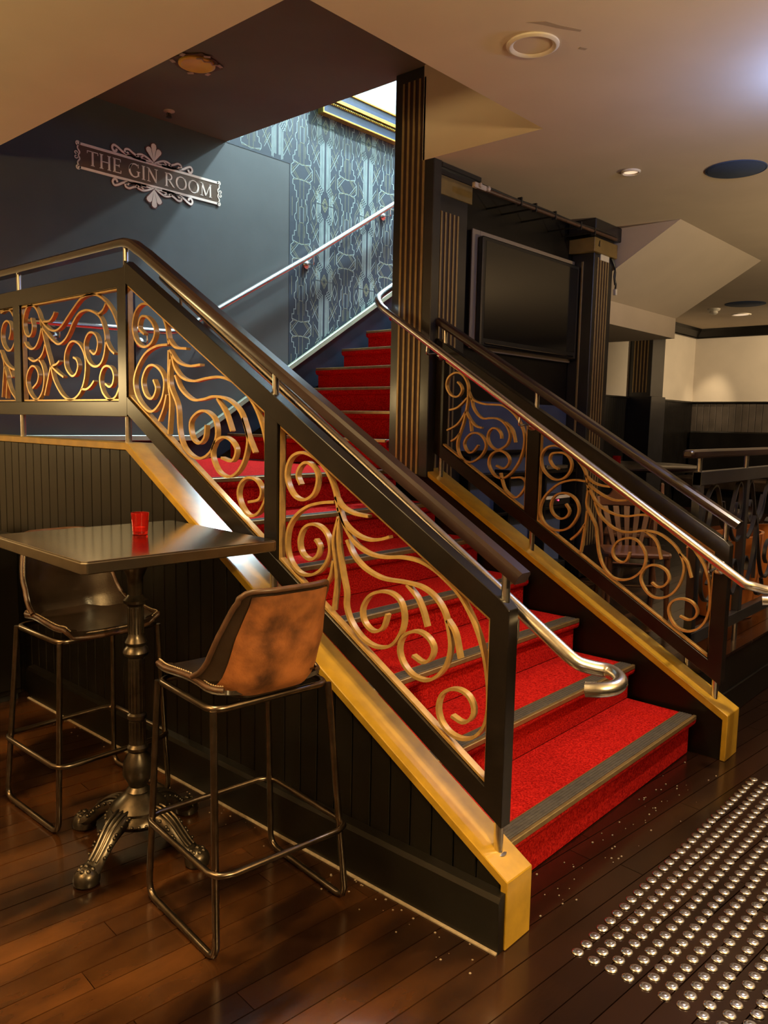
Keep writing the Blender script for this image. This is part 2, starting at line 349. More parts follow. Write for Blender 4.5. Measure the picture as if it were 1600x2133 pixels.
# far room wainscot, crown and ledge
for i in range(30):
    y1 = 3.548 - i * 0.094
    bm = BM(); box(bm, 10.376, 10.4, y1 - 0.088, y1, 0.34, 1.875, 0.003); struct('board', bm, DADO, WRF)
bm = BM(); box(bm, 3.846, 6.60, 3.532, 3.55, 0.34, 1.875); struct('board', bm, BLACK, WBF)
for i in range(68):
    x1 = 10.37 - i * 0.055
    if 8.17 < x1 < 8.56: continue
    bm = BM(); box(bm, x1 - 0.052, x1, 3.532, 3.55, 0.34, 1.875); struct('board', bm, BLACK, WBF)
bm = BM(); prism(bm, [(10.4, 2.97), (10.27, 2.97), (10.29, 2.93), (10.36, 2.86), (10.36, 2.84), (10.4, 2.84)], 'y', -4.9, 3.55); struct('trim_3', bm, BLACK)
bm = BM(); prism(bm, [(3.55, 2.97), (3.42, 2.97), (3.44, 2.93), (3.51, 2.86), (3.51, 2.84), (3.55, 2.84)], 'x', 5.7, 10.36); struct('trim_4', bm, BLACK)
bm = BM(); box(bm, 10.35, 10.4, -3, 3.55, 1.875, 1.9, 0.004); box(bm, 7.3, 8.16, 3.51, 3.55, 1.875, 1.895); box(bm, 8.56, 10.36, 3.51, 3.55, 1.875, 1.9); struct('trim_5', bm, BLACK)

# ------------------------------------------------------------------ stair side walls, gold caps, skirtings
def cap_z(y): return 0.207 + 0.589 * max(0.0, min(y, 2.0))
bm = BM(); prism(bm, [(0.005, 0), (3.72, 0), (3.72, 1.36), (2.0, 1.36), (0.005, 0.185)], 'x', 0.014, 0.118); WL = struct('wall_left', bm, BLACK)
y = 0.018; i = 0
while y < 3.70:
    y2 = min(y + 0.0855, 3.715); a, b = y + 0.002, y2 - 0.002
    poly = [(a, 0.0), (b, 0.0), (b, cap_z(b) - 0.03)]
    if a < 2.0 < b: poly.append((2.0, cap_z(2.0) - 0.03))
    poly.append((a, cap_z(a) - 0.03))
    bm = BM(); prism(bm, poly, 'x', 0.0, 0.014, 0.0025); struct('board', bm, BLACK, WL)
    y = y2; i += 1
bm = BM(); prism(bm, [(-0.006, 0.0), (-0.036, 0.0), (-0.04, 0.155), (-0.032, 0.17), (-0.002, 0.174), (0.0, 0.174), (0.0, 0.0)], 'y', -0.006, 2.985); struct('baseboard_left', bm, BLACK)
bm = BM(); prism(bm, [(-0.046, 0.0), (-0.036, 0.0), (-0.036, 0.006), (-0.046, 0.004)], 'y', -0.004, 2.98); struct('dust_line', bm, DUST, bpy.data.objects['baseboard_left'])
cp = [(-0.012, 0.0), (-0.012, 0.207), (2.0, 1.386), (3.72, 1.386), (3.72, 1.355), (2.008, 1.355), (0.012, 0.19), (0.012, 0.0)]
bm = BM(); prism(bm, cp, 'x', -0.008, 0.124, 0.0025); struct('trim_1', bm, GOLD)
bm = BM(); prism(bm, [(0.005, 0), (1.788, 0), (1.788, 1.22), (0.005, 0.185)], 'x', 1.79, 1.93); WR = struct('wall_right', bm, BLACK)
cp = [(-0.012, 0.0), (-0.012, 0.215), (1.79, 1.236), (1.79, 1.205), (0.012, 0.19), (0.012, 0.0)]
bm = BM(); prism(bm, cp, 'x', 1.782, 1.934, 0.0025); struct('trim_2', bm, GOLD)

# stringer along the back wall with its pale moulding
def sk(x): return 1.378 if x < 1.49 else 1.378 + 0.6115 * (x - 1.49)
bm = BM(); prism(bm, [(0.13, 1.2), (0.13, 1.36), (1.49, 1.36), (5.4, sk(5.4) - 0.02), (5.4, sk(5.4) - 0.45), (1.7, 1.2)], 'y', 3.70, 3.72); struct('baseboard_back', bm, NAVYD)
bm = BM(); prism(bm, [(0.13, 1.345), (0.13, 1.378), (1.49, 1.378), (5.4, sk(5.4)), (5.4, sk(5.4) - 0.05), (1.5, 1.338)], 'y', 3.668, 3.70, 0.004); struct('trim_6', bm, MOULD)

# ------------------------------------------------------------------ staircase
ST = thing('staircase', 'red carpeted staircase with brass-edged nosings rising to a landing and turning right', 'staircase')
bm = BM()
pts = [(0.16, 0.0)]
for n in range(6):
    y0 = 0.12 + 0.305 * n; z = 0.187 + 0.171 * n
    pts += [(y0 + 0.045, z - 0.02), (min(1.75, y0 + 0.348), z - 0.02)]
pts += [(1.75, 0.0)]
prism(bm, pts, 'x', 0.124, 1.787); prism(bm, [(1.75, 0.0), (1.75, 1.022), (1.993, 1.022), (1.993, 1.192), (3.665, 1.192), (3.665, 0.0)], 'x', 0.124, 1.766); obj('carriage', bm, BLACK, ST)
def step_poly(u, z, d, h):
    return [(u + 0.03, z - h), (u + 0.03, z - 0.05), (u + 0.010, z - 0.046), (u + 0.001, z - 0.034), (u - 0.002, z - 0.02), (u + 0.002, z - 0.008), (u + 0.012, z), (u + d, z), (u + d, z - 0.022), (u + 0.05, z - 0.022), (u + 0.05, z - h)]
def lower_step(n):
    y0 = 0.12 + 0.305 * n; z = 0.187 + 0.171 * n
    xe = 1.762
    bm = BM()
    if n == 6:
        prism(bm, step_poly(y0, z, 3.664 - y0, 0.171), 'x', 0.126, xe, 0.004)
    else: prism(bm, step_poly(y0, z, 0.34, 0.171 if n else 0.186), 'x', 0.126, xe, 0.004)
    s = obj('step', bm, CARPET, ST)
    bm = BM(); box(bm, 0.132, xe - 0.012, y0 + 0.014, y0 + 0.070, z - 0.002, z + 0.0045, 0.0015)
    for j in range(4): box(bm, 0.134, xe - 0.014, y0 + 0.020 + j * 0.012, y0 + 0.026 + j * 0.012, z + 0.004, z + 0.006)
    obj('nosing_strip', bm, NOSEM, s, label='grey ribbed nosing strip')
    bm = BM(); box(bm, 0.13, xe - 0.010, y0 - 0.0045, y0 + 0.0105, z - 0.014, z + 0.006, 0.002); box(bm, 0.13, xe - 0.010, y0 + 0.071, y0 + 0.074, z - 0.001, z + 0.004)
    obj('brass_edge', bm, BRASS, s, label='brass edge of the nosing')
for n in range(7): lower_step(n)
UX0, URUN, URISE, LZ = 1.77, 0.2945, 0.176, 1.213
for m_ in range(1, 13):
    x0 = UX0 + URUN * (m_ - 1); z = LZ + URISE * m_
    bm = BM(); prism(bm, step_poly(x0, z, 0.335 if m_ < 12 else 0.5, URISE), 'y', 2.075, 3.655, 0.004); s = obj('step', bm, CARPET, ST)
    bm = BM(); box(bm, x0 + 0.014, x0 + 0.070, 2.08, 3.645, z - 0.002, z + 0.0045, 0.0015); obj('nosing_strip', bm, NOSEM, s, label='grey ribbed nosing strip')
    bm = BM(); box(bm, x0 - 0.0045, x0 + 0.0105, 2.08, 3.647, z - 0.014, z + 0.006, 0.002); obj('brass_edge', bm, BRASS, s, label='brass edge of the nosing')
bm = BM(); pts = [(1.82, LZ)]
for m_ in range(1, 13):
    x0 = UX0 + URUN * (m_ - 1); z = LZ + URISE * m_; pts += [(x0 + 0.045, z - 0.02), (x0 + 0.338, z - 0.02)]
pts += [(5.35, 2.4), (3.74, 2.4), (2.0, LZ)]
prism(bm, pts, 'y', 2.072, 3.664); obj('carriage', bm, NAVYD, ST)

# ------------------------------------------------------------------ wrought scrolls, traced as (y, z) paths in millimetres
SC_LOW_LEFT = """941,1274 959,1307 939,1342 905,1354 865,1332 853,1293 874,1245 923,1221 973,1231 1007,1270 1016,1317 993,1365 945,1387 893,1381 847,1360 803,1323 775,1279 760,1241 748,1196
769,1226 835,1218 903,1199 962,1163 1003,1111 1011,1047 992,993 945,958 889,956 831,984 794,1033 789,1074 809,1115 848,1137 892,1137 929,1112 945,1069 930,1029 890,1012 853,1029 840,1064 862,1087
763,1244 732,1214 678,1196 609,1192
750,1209 722,1160 667,1127 606,1115 547,1124 516,1135
742,1194 712,1141 667,1095 605,1070 537,1066 464,1075 393,1073 340,1058 294,1034 235,993 191,939 161,887 138,829 124,768 117,713 118,654 133,604 169,566 211,551 255,557 289,584 302,623 292,664 264,691 224,701 188,689 169,658 175,626 206,603 248,613
707,1103 675,1055 621,1017 544,996 454,997 383,993 329,971 291,933 271,884 261,826 274,770 306,726 350,700 405,703 446,731 465,771 456,812 425,839 386,849 347,836 326,807 337,772 367,754 408,767
748,1177 771,1096 761,1024 753,959 767,851
745,1171 748,1092 728,996 708,926 707,873 678,819 624,777 563,763 504,779 465,821 448,875 462,928 501,952 551,951 601,927 631,880 621,836 581,813 539,831 519,881
770,1023 783,968 813,930
438,991 397,957 373,919 354,871
275,907 245,871 224,798"""
SC_UP_LEFT = """1940,1853 1984,1883 1968,1925 1924,1926 1874,1892 1858,1852 1890,1812 1949,1800 2008,1829 2032,1886 2012,1948 1959,1980 1886,1970 1816,1934 1776,1878 1754,1801
1764,1801 1848,1798 1935,1771 2004,1709 2028,1646 2000,1581 1926,1530 1868,1531 1810,1580 1792,1649 1821,1696 1878,1721 1929,1707 1962,1653 1939,1597 1888,1579 1854,1619 1874,1659
1759,1824 1710,1788 1627,1778
1750,1778 1697,1731 1618,1709 1532,1711
1737,1762 1711,1701 1658,1662 1581,1648 1493,1657 1408,1660 1326,1641 1258,1605 1203,1557 1159,1489 1127,1401 1116,1306 1126,1223 1169,1156 1224,1136 1269,1162 1295,1210 1281,1254 1236,1281 1186,1274 1156,1241 1169,1204 1232,1188
1712,1674 1672,1617 1594,1575 1518,1575 1444,1586 1361,1574 1292,1536 1258,1487 1236,1425 1258,1347 1304,1295 1362,1276 1422,1295 1460,1352 1445,1403 1391,1429 1338,1416 1307,1380 1333,1339 1400,1348
1757,1778 1760,1641 1748,1564 1764,1431
1744,1740 1753,1641 1700,1549 1688,1450 1656,1382 1584,1342 1514,1345 1458,1382 1431,1441 1448,1499 1506,1529 1563,1520 1608,1482 1596,1422 1551,1399 1511,1423 1500,1474
1775,1595 1797,1541 1836,1485
1426,1578 1373,1521 1336,1453
1266,1504 1236,1439 1196,1376"""
SC_LANDING = """3013,1997 2998,1953 3013,1917 3045,1904 3086,1924 3104,1969 3091,2014 3056,2053 3014,2061 2964,2046 2925,2007 2908,1965 2899,1942
2917,1988 2859,1949 2802,1923 2745,1917 2688,1933 2630,1968 2556,2013 2484,2049 2398,2060 2324,2048 2253,2013 2192,1957 2148,1883 2127,1811 2122,1736 2136,1665 2173,1601 2213,1579 2253,1579 2301,1611 2323,1661 2314,1697 2288,1723 2252,1729 2216,1715 2198,1682 2211,1646 2239,1634 2276,1649
2899,1947 2842,1907 2776,1868 2720,1849 2663,1863 2616,1894 2559,1950 2504,1984 2435,1992 2368,1978 2312,1950 2281,1907 2265,1850 2278,1786 2312,1742 2362,1729 2412,1744 2445,1776 2461,1827 2450,1860 2419,1885 2381,1886 2348,1867 2335,1833 2351,1797 2376,1787 2411,1806
2903,1965 2882,1905 2847,1827 2812,1759 2787,1691 2742,1637 2687,1597 2623,1578 2559,1587 2504,1621 2467,1676 2453,1747 2470,1798 2511,1838 2564,1856 2609,1847 2648,1810 2660,1763 2643,1723 2590,1691 2549,1703 2528,1737 2541,1767 2574,1780
2897,1947 2923,1894 2966,1851 3018,1839 3070,1856 3095,1879
2865,1860 2887,1820 2929,1790 2991,1776 3032,1785 3056,1796
2944,1789 2901,1749 2883,1694 2904,1626 2952,1585 2994,1580 3054,1613 3087,1670 3068,1721 3024,1751 2978,1744 2947,1709 2962,1668 3018,1638
2808,1746 2835,1693 2883,1600
2810,1748 2737,1712 2676,1688
2788,1747 2745,1754 2715,1768
2878,1968 2809,1969 2769,1991 2754,2008
2253,2013 2286,1980 2333,1965
2266,1844 2229,1804 2189,1781
2497,1628 2451,1626 2408,1642 2378,1664"""
SC_LANDING_END = """3285,1902 3260,1941 3268,1984 3306,2002 3353,1985 3379,1938 3367,1885 3312,1845 3255,1849 3210,1891
3377,2048 3318,2059 3262,2053 3210,2011
3401,1850 3340,1782 3274,1750 3214,1738
3384,1822 3359,1763 3396,1594
3359,1763 3323,1704 3344,1587
3349,1748 3294,1640 3222,1583
3297,1754 3258,1699"""
SC_UP_RIGHT = """1605,1735 1580,1712 1572,1685 1590,1658 1620,1651 1657,1668 1684,1713 1673,1757 1643,1780 1613,1788 1583,1780 1552,1754 1532,1716 1528,1673 1529,1625 1539,1568 1554,1505 1576,1446 1592,1392 1587,1344 1558,1301 1509,1283 1463,1295 1417,1331 1395,1380 1414,1422 1451,1447 1492,1447 1527,1423 1545,1389 1533,1356 1506,1336 1476,1347 1447,1381
1527,1680 1506,1644 1470,1624 1412,1610 1349,1607 1298,1603 1254,1583 1208,1547 1174,1502 1152,1452 1149,1388 1170,1314 1206,1257 1243,1222 1281,1205 1327,1216 1362,1253 1374,1290 1360,1329 1321,1354 1282,1352 1248,1329 1237,1297 1256,1268 1283,1259 1322,1273
1503,1644 1492,1596 1461,1554 1420,1530 1374,1533 1329,1531 1289,1514 1260,1486 1241,1445 1251,1399 1283,1372 1321,1360 1362,1380 1385,1418 1379,1456 1352,1479 1321,1472 1299,1448 1295,1422
1538,1565 1501,1515 1464,1486 1425,1478
1510,1527 1497,1457
1533,1644 1576,1606 1612,1586 1658,1576
1539,1570 1578,1514 1614,1484 1670,1460
1576,1446 1605,1416 1639,1397
1275,1512 1227,1473 1204,1404
1293,1234 1280,1194 1254,1141 1189,1106 1141,1150 1131,1193 1160,1217 1221,1211"""
SC_LOW_RIGHT = """777,1221 841,1224 912,1207 964,1173 1016,1115 1035,1047 1010,988 960,959 906,956 855,979 818,1031 808,1079 829,1124 870,1149 916,1151 955,1126 971,1083 958,1042 916,1017 877,1030 861,1063 885,1097
778,1250 733,1218 688,1206 641,1203
770,1213 711,1174 648,1146 606,1138 551,1143
756,1185 715,1122 663,1086 601,1066 542,1065 484,1077 427,1078 359,1064 302,1032 239,974 194,921 159,872 133,802 123,729 124,664 142,606 176,567 223,550 273,565 304,605 312,648 292,685 249,701 205,692 178,660 185,625 216,606 256,617
721,1121 693,1060 647,1019 597,993 537,986 462,1002 394,1000 337,974 291,936 260,885 251,833 269,765 304,714 358,686 404,692 442,727 459,769 445,812 413,839 373,841 333,821 319,784 340,750 373,739 403,756
759,1188 766,1106 736,1045 708,995 698,927 682,853 653,793 608,753 553,746 495,768 451,815 439,873 457,921 494,954 542,957 588,934 611,891 602,852 564,833 535,848 522,889
759,1072 770,977 786,856
770,1003 801,956 846,914
448,1001 391,957 363,874
276,913 239,878 214,807
934,1274 968,1289 989,1320 983,1348 960,1359 912,1359 881,1341 861,1305 871,1262 905,1228 953,1219 996,1238 1030,1275 1042,1323 1035,1355 1009,1384 973,1395 931,1390 883,1367 835,1332 798,1293 776,1252 764,1201 753,1176"""
def paths(s): return [[tuple(int(v) / 1000 for v in p.split(',')) for p in ln.split()] for ln in s.strip().split('\n')]

# ------------------------------------------------------------------ stair balustrades
def zb(y): return 0.99 + 0.585 * (y - 0.05)          # top of the upper beam
def zo(y): return 0.944 + 0.579 * (y - 0.11)         # top of the opening
def zi(y): return 0.441 + 0.587 * (y - 0.11)         # foot of the opening
def zl(y): return 0.328 + 0.584 * (y - 0.043)        # foot of the lower beam
def zh(y): return 1.092 + 0.583 * (y - 0.018)        # top of the handrail
def scroll_set(parent, data, x0, x1, m, half=0.0048):
    for p in paths(data):
        bm = BM(); ribbon(bm, smooth_path([(a, b, 0) for a, b in p], 0.011), half, x0, x1, 'x')
        obj('scroll', bm, m, parent, 40)
def border(parent, poly, x0, x1, m, half=0.0045):
    bm = BM(); ribbon(bm, poly, half, x0, x1, 'x', closed=True); obj('panel_border', bm, m, parent, 30)
def foot(parent, x, y, zc, ztop, r=0.0145, flange=True):
    bm = BM(); tube(bm, [(x, y, zc), (x, y, ztop)], r, 16)
    if flange: lathe(bm, [(0.026, 0.0), (0.026, 0.004), (0.018, 0.006)], (x, y, zc + 0.004), 18)
    obj('foot', bm, STEEL, parent, 40)
def support(parent, x, y, z0, z1):
    bm = BM(); tube(bm, [(x, y, z0), (x, y, z1)], 0.0125, 14); obj('rail_support', bm, STEEL, parent, 40)
def rail_section(): return [(-0.032, -0.008), (-0.030, 0.008), (-0.02, 0.017), (0.02, 0.017), (0.030, 0.008), (0.032, -0.008), (0.028, -0.022), (-0.028, -0.022)]
def sweep_yz(bm, path, xc, sec):
    # sweep a handrail section along a path in the y-z plane
    n = len(path); rings = []
    for i, p in enumerate(path):
        a = Vector(path[i - 1] if i else p); b = Vector(path[i + 1] if i < n - 1 else p); t = (b - a).normalized()
        k = 1.0
        if 0 < i < n - 1:
            t1 = (Vector(p) - a).normalized(); k = 1.0 / max(0.5, t.dot(t1))
        nn = Vector((-t.y, t.x)) * k
        if nn.y < 0: nn = -nn
        rings.append([bm.verts.new((xc + s[0], p[0] + nn.x * s[1], p[1] + nn.y * s[1])) for s in sec])
    m_ = len(sec); fs = [bm.faces.new(rings[0]), bm.faces.new(rings[-1][::-1])]
    for a, b in zip(rings, rings[1:]):
        for k in range(m_): fs.append(bm.faces.new((a[k], a[(k + 1) % m_], b[(k + 1) % m_], b[k])))
    bmesh.ops.recalc_face_normals(bm, faces=fs)
def stair_part(root, xc, y_top, end_corner):
    x0, x1 = xc - 0.024, xc + 0.024
    bm = BM(); prism(bm, [(0.045, zl(0.045)), (0.045, 0.978), (0.072, zb(0.072)), (0.11, zb(0.11)), (0.11, zl(0.11))], 'x', x0 - 0.0006, x1 + 0.0006, 0.002); obj('post', bm, FRAME, root)
    bm = BM(); prism(bm, [(1.05, zl(1.05) + 0.003), (1.05, zb(1.05) - 0.003), (1.123, zb(1.123) - 0.003), (1.123, zl(1.123) + 0.003)], 'x', x0 + 0.0012, x1 - 0.0012, 0.002); obj('post', bm, FRAME, root)
    bm = BM(); prism(bm, [(0.106, zo(0.106)), (0.106, zb(0.106)), (y_top, zb(y_top)), (y_top, zo(y_top))], 'x', x0, x1, 0.002); obj('beam', bm, FRAME, root)
    bm = BM(); prism(bm, [(0.106, zl(0.106)), (0.106, zi(0.106)), (y_top, zi(y_top)), (y_top, zl(y_top))], 'x', x0, x1, 0.002); obj('beam', bm, FRAME, root)
    for a, b in ((0.116, 1.044), (1.13, y_top - 0.012)):
        border(root, [(a, zi(a) + 0.007), (a, zo(a) - 0.007), (b, zo(b) - 0.007), (b, zi(b) + 0.007)], xc - 0.014, xc + 0.012, GOLDS)
    for y in (0.075, 1.086): support(root, xc, y, zb(y) - 0.01, zh(y) - 0.03)

BL = thing('balustrade', 'black and gold scrollwork balustrade beside the bar table, bending level along the landing', 'balustrade', (0.06, 0.05, 0))
XL = 0.06
stair_part(BL, XL, 2.075, True)
x0, x1 = XL - 0.024, XL + 0.024
bm = BM(); prism(bm, [(2.065, 1.502), (2.065, zb(2.065)), (2.085, 2.146), (2.136, 2.147), (2.136, 1.499)], 'x', x0 - 0.0008, x1 + 0.0008, 0.002); obj('post', bm, FRAME, BL)
bm = BM(); box(bm, x0, x1, 2.13, 3.70, 2.066, 2.146, 0.002); obj('beam', bm, FRAME, BL)
bm = BM(); box(bm, x0, x1, 2.13, 3.70, 1.500, 1.568, 0.002); obj('beam', bm, FRAME, BL)
bm = BM(); box(bm, x0 + 0.0012, x1 - 0.0012, 3.125, 3.20, 1.503, 2.143, 0.002); obj('post', bm, FRAME, BL)
border(BL, [(2.143, 1.575), (2.143, 2.06), (3.118, 2.06), (3.118, 1.575)], XL - 0.012, XL + 0.012, GOLDS)
border(BL, [(3.207, 1.575), (3.207, 2.06), (3.693, 2.06), (3.693, 1.575)], XL - 0.012, XL + 0.012, GOLDS)
for s in (SC_LOW_LEFT, SC_UP_LEFT, SC_LANDING, SC_LANDING_END): scroll_set(BL, s, XL - 0.012, XL + 0.010, GOLDS)
support(BL, XL, 2.095, 2.13, 2.24); support(BL, XL, 3.165, 2.13, 2.24)
path = [(0.018, zh(0.018) - 0.017), (1.0, zh(1.0) - 0.017), (1.93, zh(1.93) - 0.017)] + [tuple(p)[:2] for p in smooth_path([(1.98, zh(1.98) - 0.021, 0), (2.03, 2.241, 0), (2.08, 2.254, 0), (2.13, 2.256, 0)], 0.02)] + [(3.70, 2.256)]
bm = BM(); sweep_yz(bm, path, XL, rail_section()); obj('handrail', bm, WOODR, BL, 35, label='dark timber handrail')
for y in (0.068, 1.09): foot(BL, XL, y, cap_z(y) - 0.012, zl(y) + 0.012, flange=y < 0.5)
for y in (2.096, 3.165): foot(BL, XL, y, 1.38, 1.505, flange=False)

BR_ = thing('balustrade', 'black and gold scrollwork balustrade below the television, ending at the plaqued pilaster', 'balustrade', (1.85, 0.05, 0))
XRR = 1.852
stair_part(BR_, XRR, 1.755, False)
bm = BM(); prism(bm, [(1.692, zl(1.692) + 0.002), (1.692, zb(1.692) - 0.002), (1.752, zb(1.752) - 0.002), (1.752, zl(1.752) + 0.002)], 'x', XRR - 0.0235, XRR + 0.0235, 0.002); obj('post', bm, FRAME, BR_)
for s in (SC_UP_RIGHT, SC_LOW_RIGHT): scroll_set(BR_, s, XRR - 0.014, XRR + 0.008, GOLDS)
support(BR_, XRR, 1.71, zb(1.71) - 0.01, zh(1.71) - 0.03)
bm = BM(); sweep_yz(bm, [(0.018, zh(0.018) - 0.017), (0.9, zh(0.9) - 0.017), (1.755, zh(1.755) - 0.017)], XRR, rail_section()); obj('handrail', bm, WOODR, BR_, 35, label='dark timber handrail')
for y in (0.077, 1.082, 1.715): foot(BR_, XRR, y, 0.214 + 0.567 * y - 0.012, zl(y) + 0.012, flange=False)

# ------------------------------------------------------------------ steel handrails
def bracket(root, p_rail, p_wall, axis):
    # disc on the wall, bent arm under the rail
    bm = BM()
    a = Vector(p_wall); c = Vector(p_rail)
    mid = Vector((c.x, c.y, a.z)) if axis != 'z' else c
    tube(bm, smooth_path([a, a.lerp(mid, 0.55), mid + Vector((0, 0, -0.004)), Vector((c.x, c.y, c.z - 0.012))], 0.008), 0.006, 8)
    obj('bracket', bm, STEEL, root, 40)
    bm = BM(); d = (mid - a).normalized()
    tube(bm, [a - d * 0.002, a + d * 0.005, a + d * 0.016, a + d * 0.026], [0.034, 0.034, 0.026, 0.012], 18)
    obj('rosette', bm, STEEL, root, 30)
RR = 0.0205
def zr(y): return 0.982 + 0.618 * (y - 0.115)
HL = thing('steel_handrail', 'polished steel handrail with a hooked end, on the stair side of the table-side balustrade', 'handrail', (0.14, 0, 0))
p = [(0.14, 1.93, zr(1.93)), (0.14, 1.0, zr(1.0)), (0.14, 0.0, zr(0.0))] + smooth_path([(0.14, -0.085, zr(-0.085)), (0.150, -0.115, 0.838), (0.181, -0.152, 0.825), (0.199, -0.180, 0.821), (0.184, -0.216, 0.817), (0.148, -0.243, 0.813), (0.107, -0.245, 0.809), (0.076, -0.221, 0.805), (0.062, -0.186, 0.801)], 0.012)
bm = BM(); tube(bm, p, RR, 16); obj('rail', bm, STEEL, HL, 60)
for y in (0.082, 1.086, 1.80): bracket(HL, (0.14, y, zr(y) - 0.01), (0.085, y, zr(y) - 0.085), 'x')
HR = thing('steel_handrail', 'polished steel handrail passing the striped pillar, on the stair side of the television-side balustrade', 'handrail', (1.70, 0, 0))
def zr2(y): return 0.828 + 0.622 * (y + 0.09)
p = smooth_path([(3.2, 2.135, 3.13), (2.6, 2.135, 2.765), (2.0, 2.135, 2.40), (1.86, 2.135, 2.315), (1.76, 2.132, 2.255), (1.712, 2.112, 2.218), (1.697, 2.07, 2.175), (1.697, 2.02, zr2(2.02))], 0.02) + [(1.697, 1.5, zr2(1.5)), (1.697, 0.5, zr2(0.5)), (1.697, 0.0, zr2(0.0))] + smooth_path([(1.697, -0.07, zr2(-0.07)), (1.707, -0.095, 0.834), (1.738, -0.132, 0.821), (1.756, -0.160, 0.817), (1.741, -0.196, 0.813), (1.705, -0.223, 0.809), (1.664, -0.225, 0.805), (1.633, -0.201, 0.801), (1.619, -0.166, 0.797)], 0.012)
bm = BM(); tube(bm, p, RR, 16); obj('rail', bm, STEEL, HR, 60)
for y in (0.085, 1.09, 1.715): bracket(HR, (1.697, y, zr2(y) - 0.01), (1.827, y, zr2(y) - 0.06), 'x')
HW = thing('steel_handrail', 'polished steel wall handrail fixed to the slate wall and the patterned wallpaper', 'handrail', (1.3, 3.63, 0))
def zw(x): return 2.245 + 0.578 * (x - 1.617) if x < 2.55 else 2.784 + 0.612 * (x - 2.55)
p = [(0.30, 3.66, 2.052), (0.34, 3.632, 2.053), (0.42, 3.63, 2.055), (1.2, 3.63, 2.075)] + smooth_path([(1.25, 3.63, 2.077), (1.32, 3.63, 2.088), (1.38, 3.63, zw(1.38))], 0.02) + [(2.0, 3.63, zw(2.0)), (2.55, 3.63, zw(2.55)), (5.2, 3.63, zw(5.2))]
bm = BM(); tube(bm, p, RR, 16); obj('rail', bm, STEEL, HW, 60)
for x, z in ((0.50, 2.055), (1.10, 2.071), (1.66, zw(1.66)), (2.60, zw(2.60)), (3.50, zw(3.5)), (4.4, zw(4.4))): bracket(HW, (x, 3.63, z - 0.01), (x, 3.716, z - 0.075), 'y')

# ------------------------------------------------------------------ pilasters with gold strips
def pilaster(name, label, lo, hi, face, stripes, sz, cat='pilaster'):
    t = thing(name, label, cat, (lo[0], lo[1], lo[2]))
    bm = BM(); box(bm, lo[0], hi[0], lo[1], hi[1], lo[2], hi[2], 0.004); obj('shaft', bm, PILAST, t)
    w = 0.0075
    for i, c in enumerate(stripes):
        bm = BM()
        if face == 'x': box(bm, lo[0] - 0.006, lo[0] + 0.004, c - w, c + w, sz[0], sz[1], 0.0012)
        else: box(bm, c - w, c + w, lo[1] - 0.006, lo[1] + 0.004, sz[0], sz[1], 0.0012)
        obj('gold_strip', bm, GOLDT, t, label='gold strip')
    for a, b in zip(stripes, stripes[1:]):
        bm = BM(); a_, b_ = min(a, b) + w, max(a, b) - w
        if face == 'x': box(bm, lo[0] - 0.001, lo[0] + 0.002, a_, b_, sz[0], sz[1])
        else: box(bm, a_, b_, lo[1] - 0.001, lo[1] + 0.002, sz[0], sz[1])
        obj('groove', bm, MAROON, t)
    return t
pilaster('pilaster', 'tall black pillar with five gold strips where the stair turns', (1.77, 1.757, 1.18), (1.842, 2.056, 3.48), 'x', [1.831, 1.870, 1.910, 1.950, 1.989], (1.2, 3.417))
P2 = pilaster('pilaster', 'black pilaster with five gold strips and a gold plaque beside the television', (1.846, 1.79, 0.36), (2.142, 1.869, 2.97), 'y', [1.887, 1.926, 1.966, 2.006, 2.044], (0.8, 2.713))
bm = BM(); box(bm, 1.844, 2.168, 1.778, 1.79, 2.803, 2.908, 0.002); obj('plaque', bm, DGOLD, P2, label='plain gold plaque')
bm = BM(); box(bm, 1.844, 2.185, 1.775, 1.869, 2.905, 2.945, 0.004); box(bm, 1.844, 2.225, 1.755, 1.869, 2.94, 2.969, 0.004); obj('capital', bm, PILAST, P2)
C2 = pilaster('pilaster', 'black column with gold strips and gold band right of the television', (3.552, 1.69, 0.36), (3.845, 1.869, 2.97), 'y', [3.607, 3.648, 3.688, 3.728, 3.766], (0.6, 2.72))
bm = BM(); box(bm, 3.545, 3.552, 1.772, 1.787, 0.6, 2.69, 0.001); obj('gold_strip', bm, GOLDT, C2, label='gold strip')
bm = BM(); box(bm, 3.50, 3.86, 1.665, 1.87, 2.745, 2.845, 0.003); obj('band', bm, DGOLD, C2, label='gold band under the capital')
bm = BM(); box(bm, 3.48, 3.89, 1.65, 1.869, 2.865, 2.969, 0.006); obj('capital', bm, PILAST, C2)
bm = BM(); prism(bm, [(3.557, 2.79), (3.573, 2.83), (3.577, 2.785)], 'y', 1.661, 1.665); obj('torn_patch', bm, PLAST, C2)
bm = BM(); box(bm, 3.635, 3.765, 1.681, 1.689, 2.705, 2.765); tag(obj('paper_note', bm, WHITEP), 'small cream paper square stuck on the column beside the television', 'note')
FP = pilaster('pilaster', 'black striped pilaster against the cream far wall', (8.17, 3.24, 0.36), (8.56, 3.549, 2.84), 'x', [3.30, 3.345, 3.39, 3.435, 3.48], (1.95, 2.75))
bm = BM(); box(bm, 8.14, 8.59, 3.21, 3.549, 0.36, 1.9, 0.006); obj('plinth', bm, PILAST, FP)

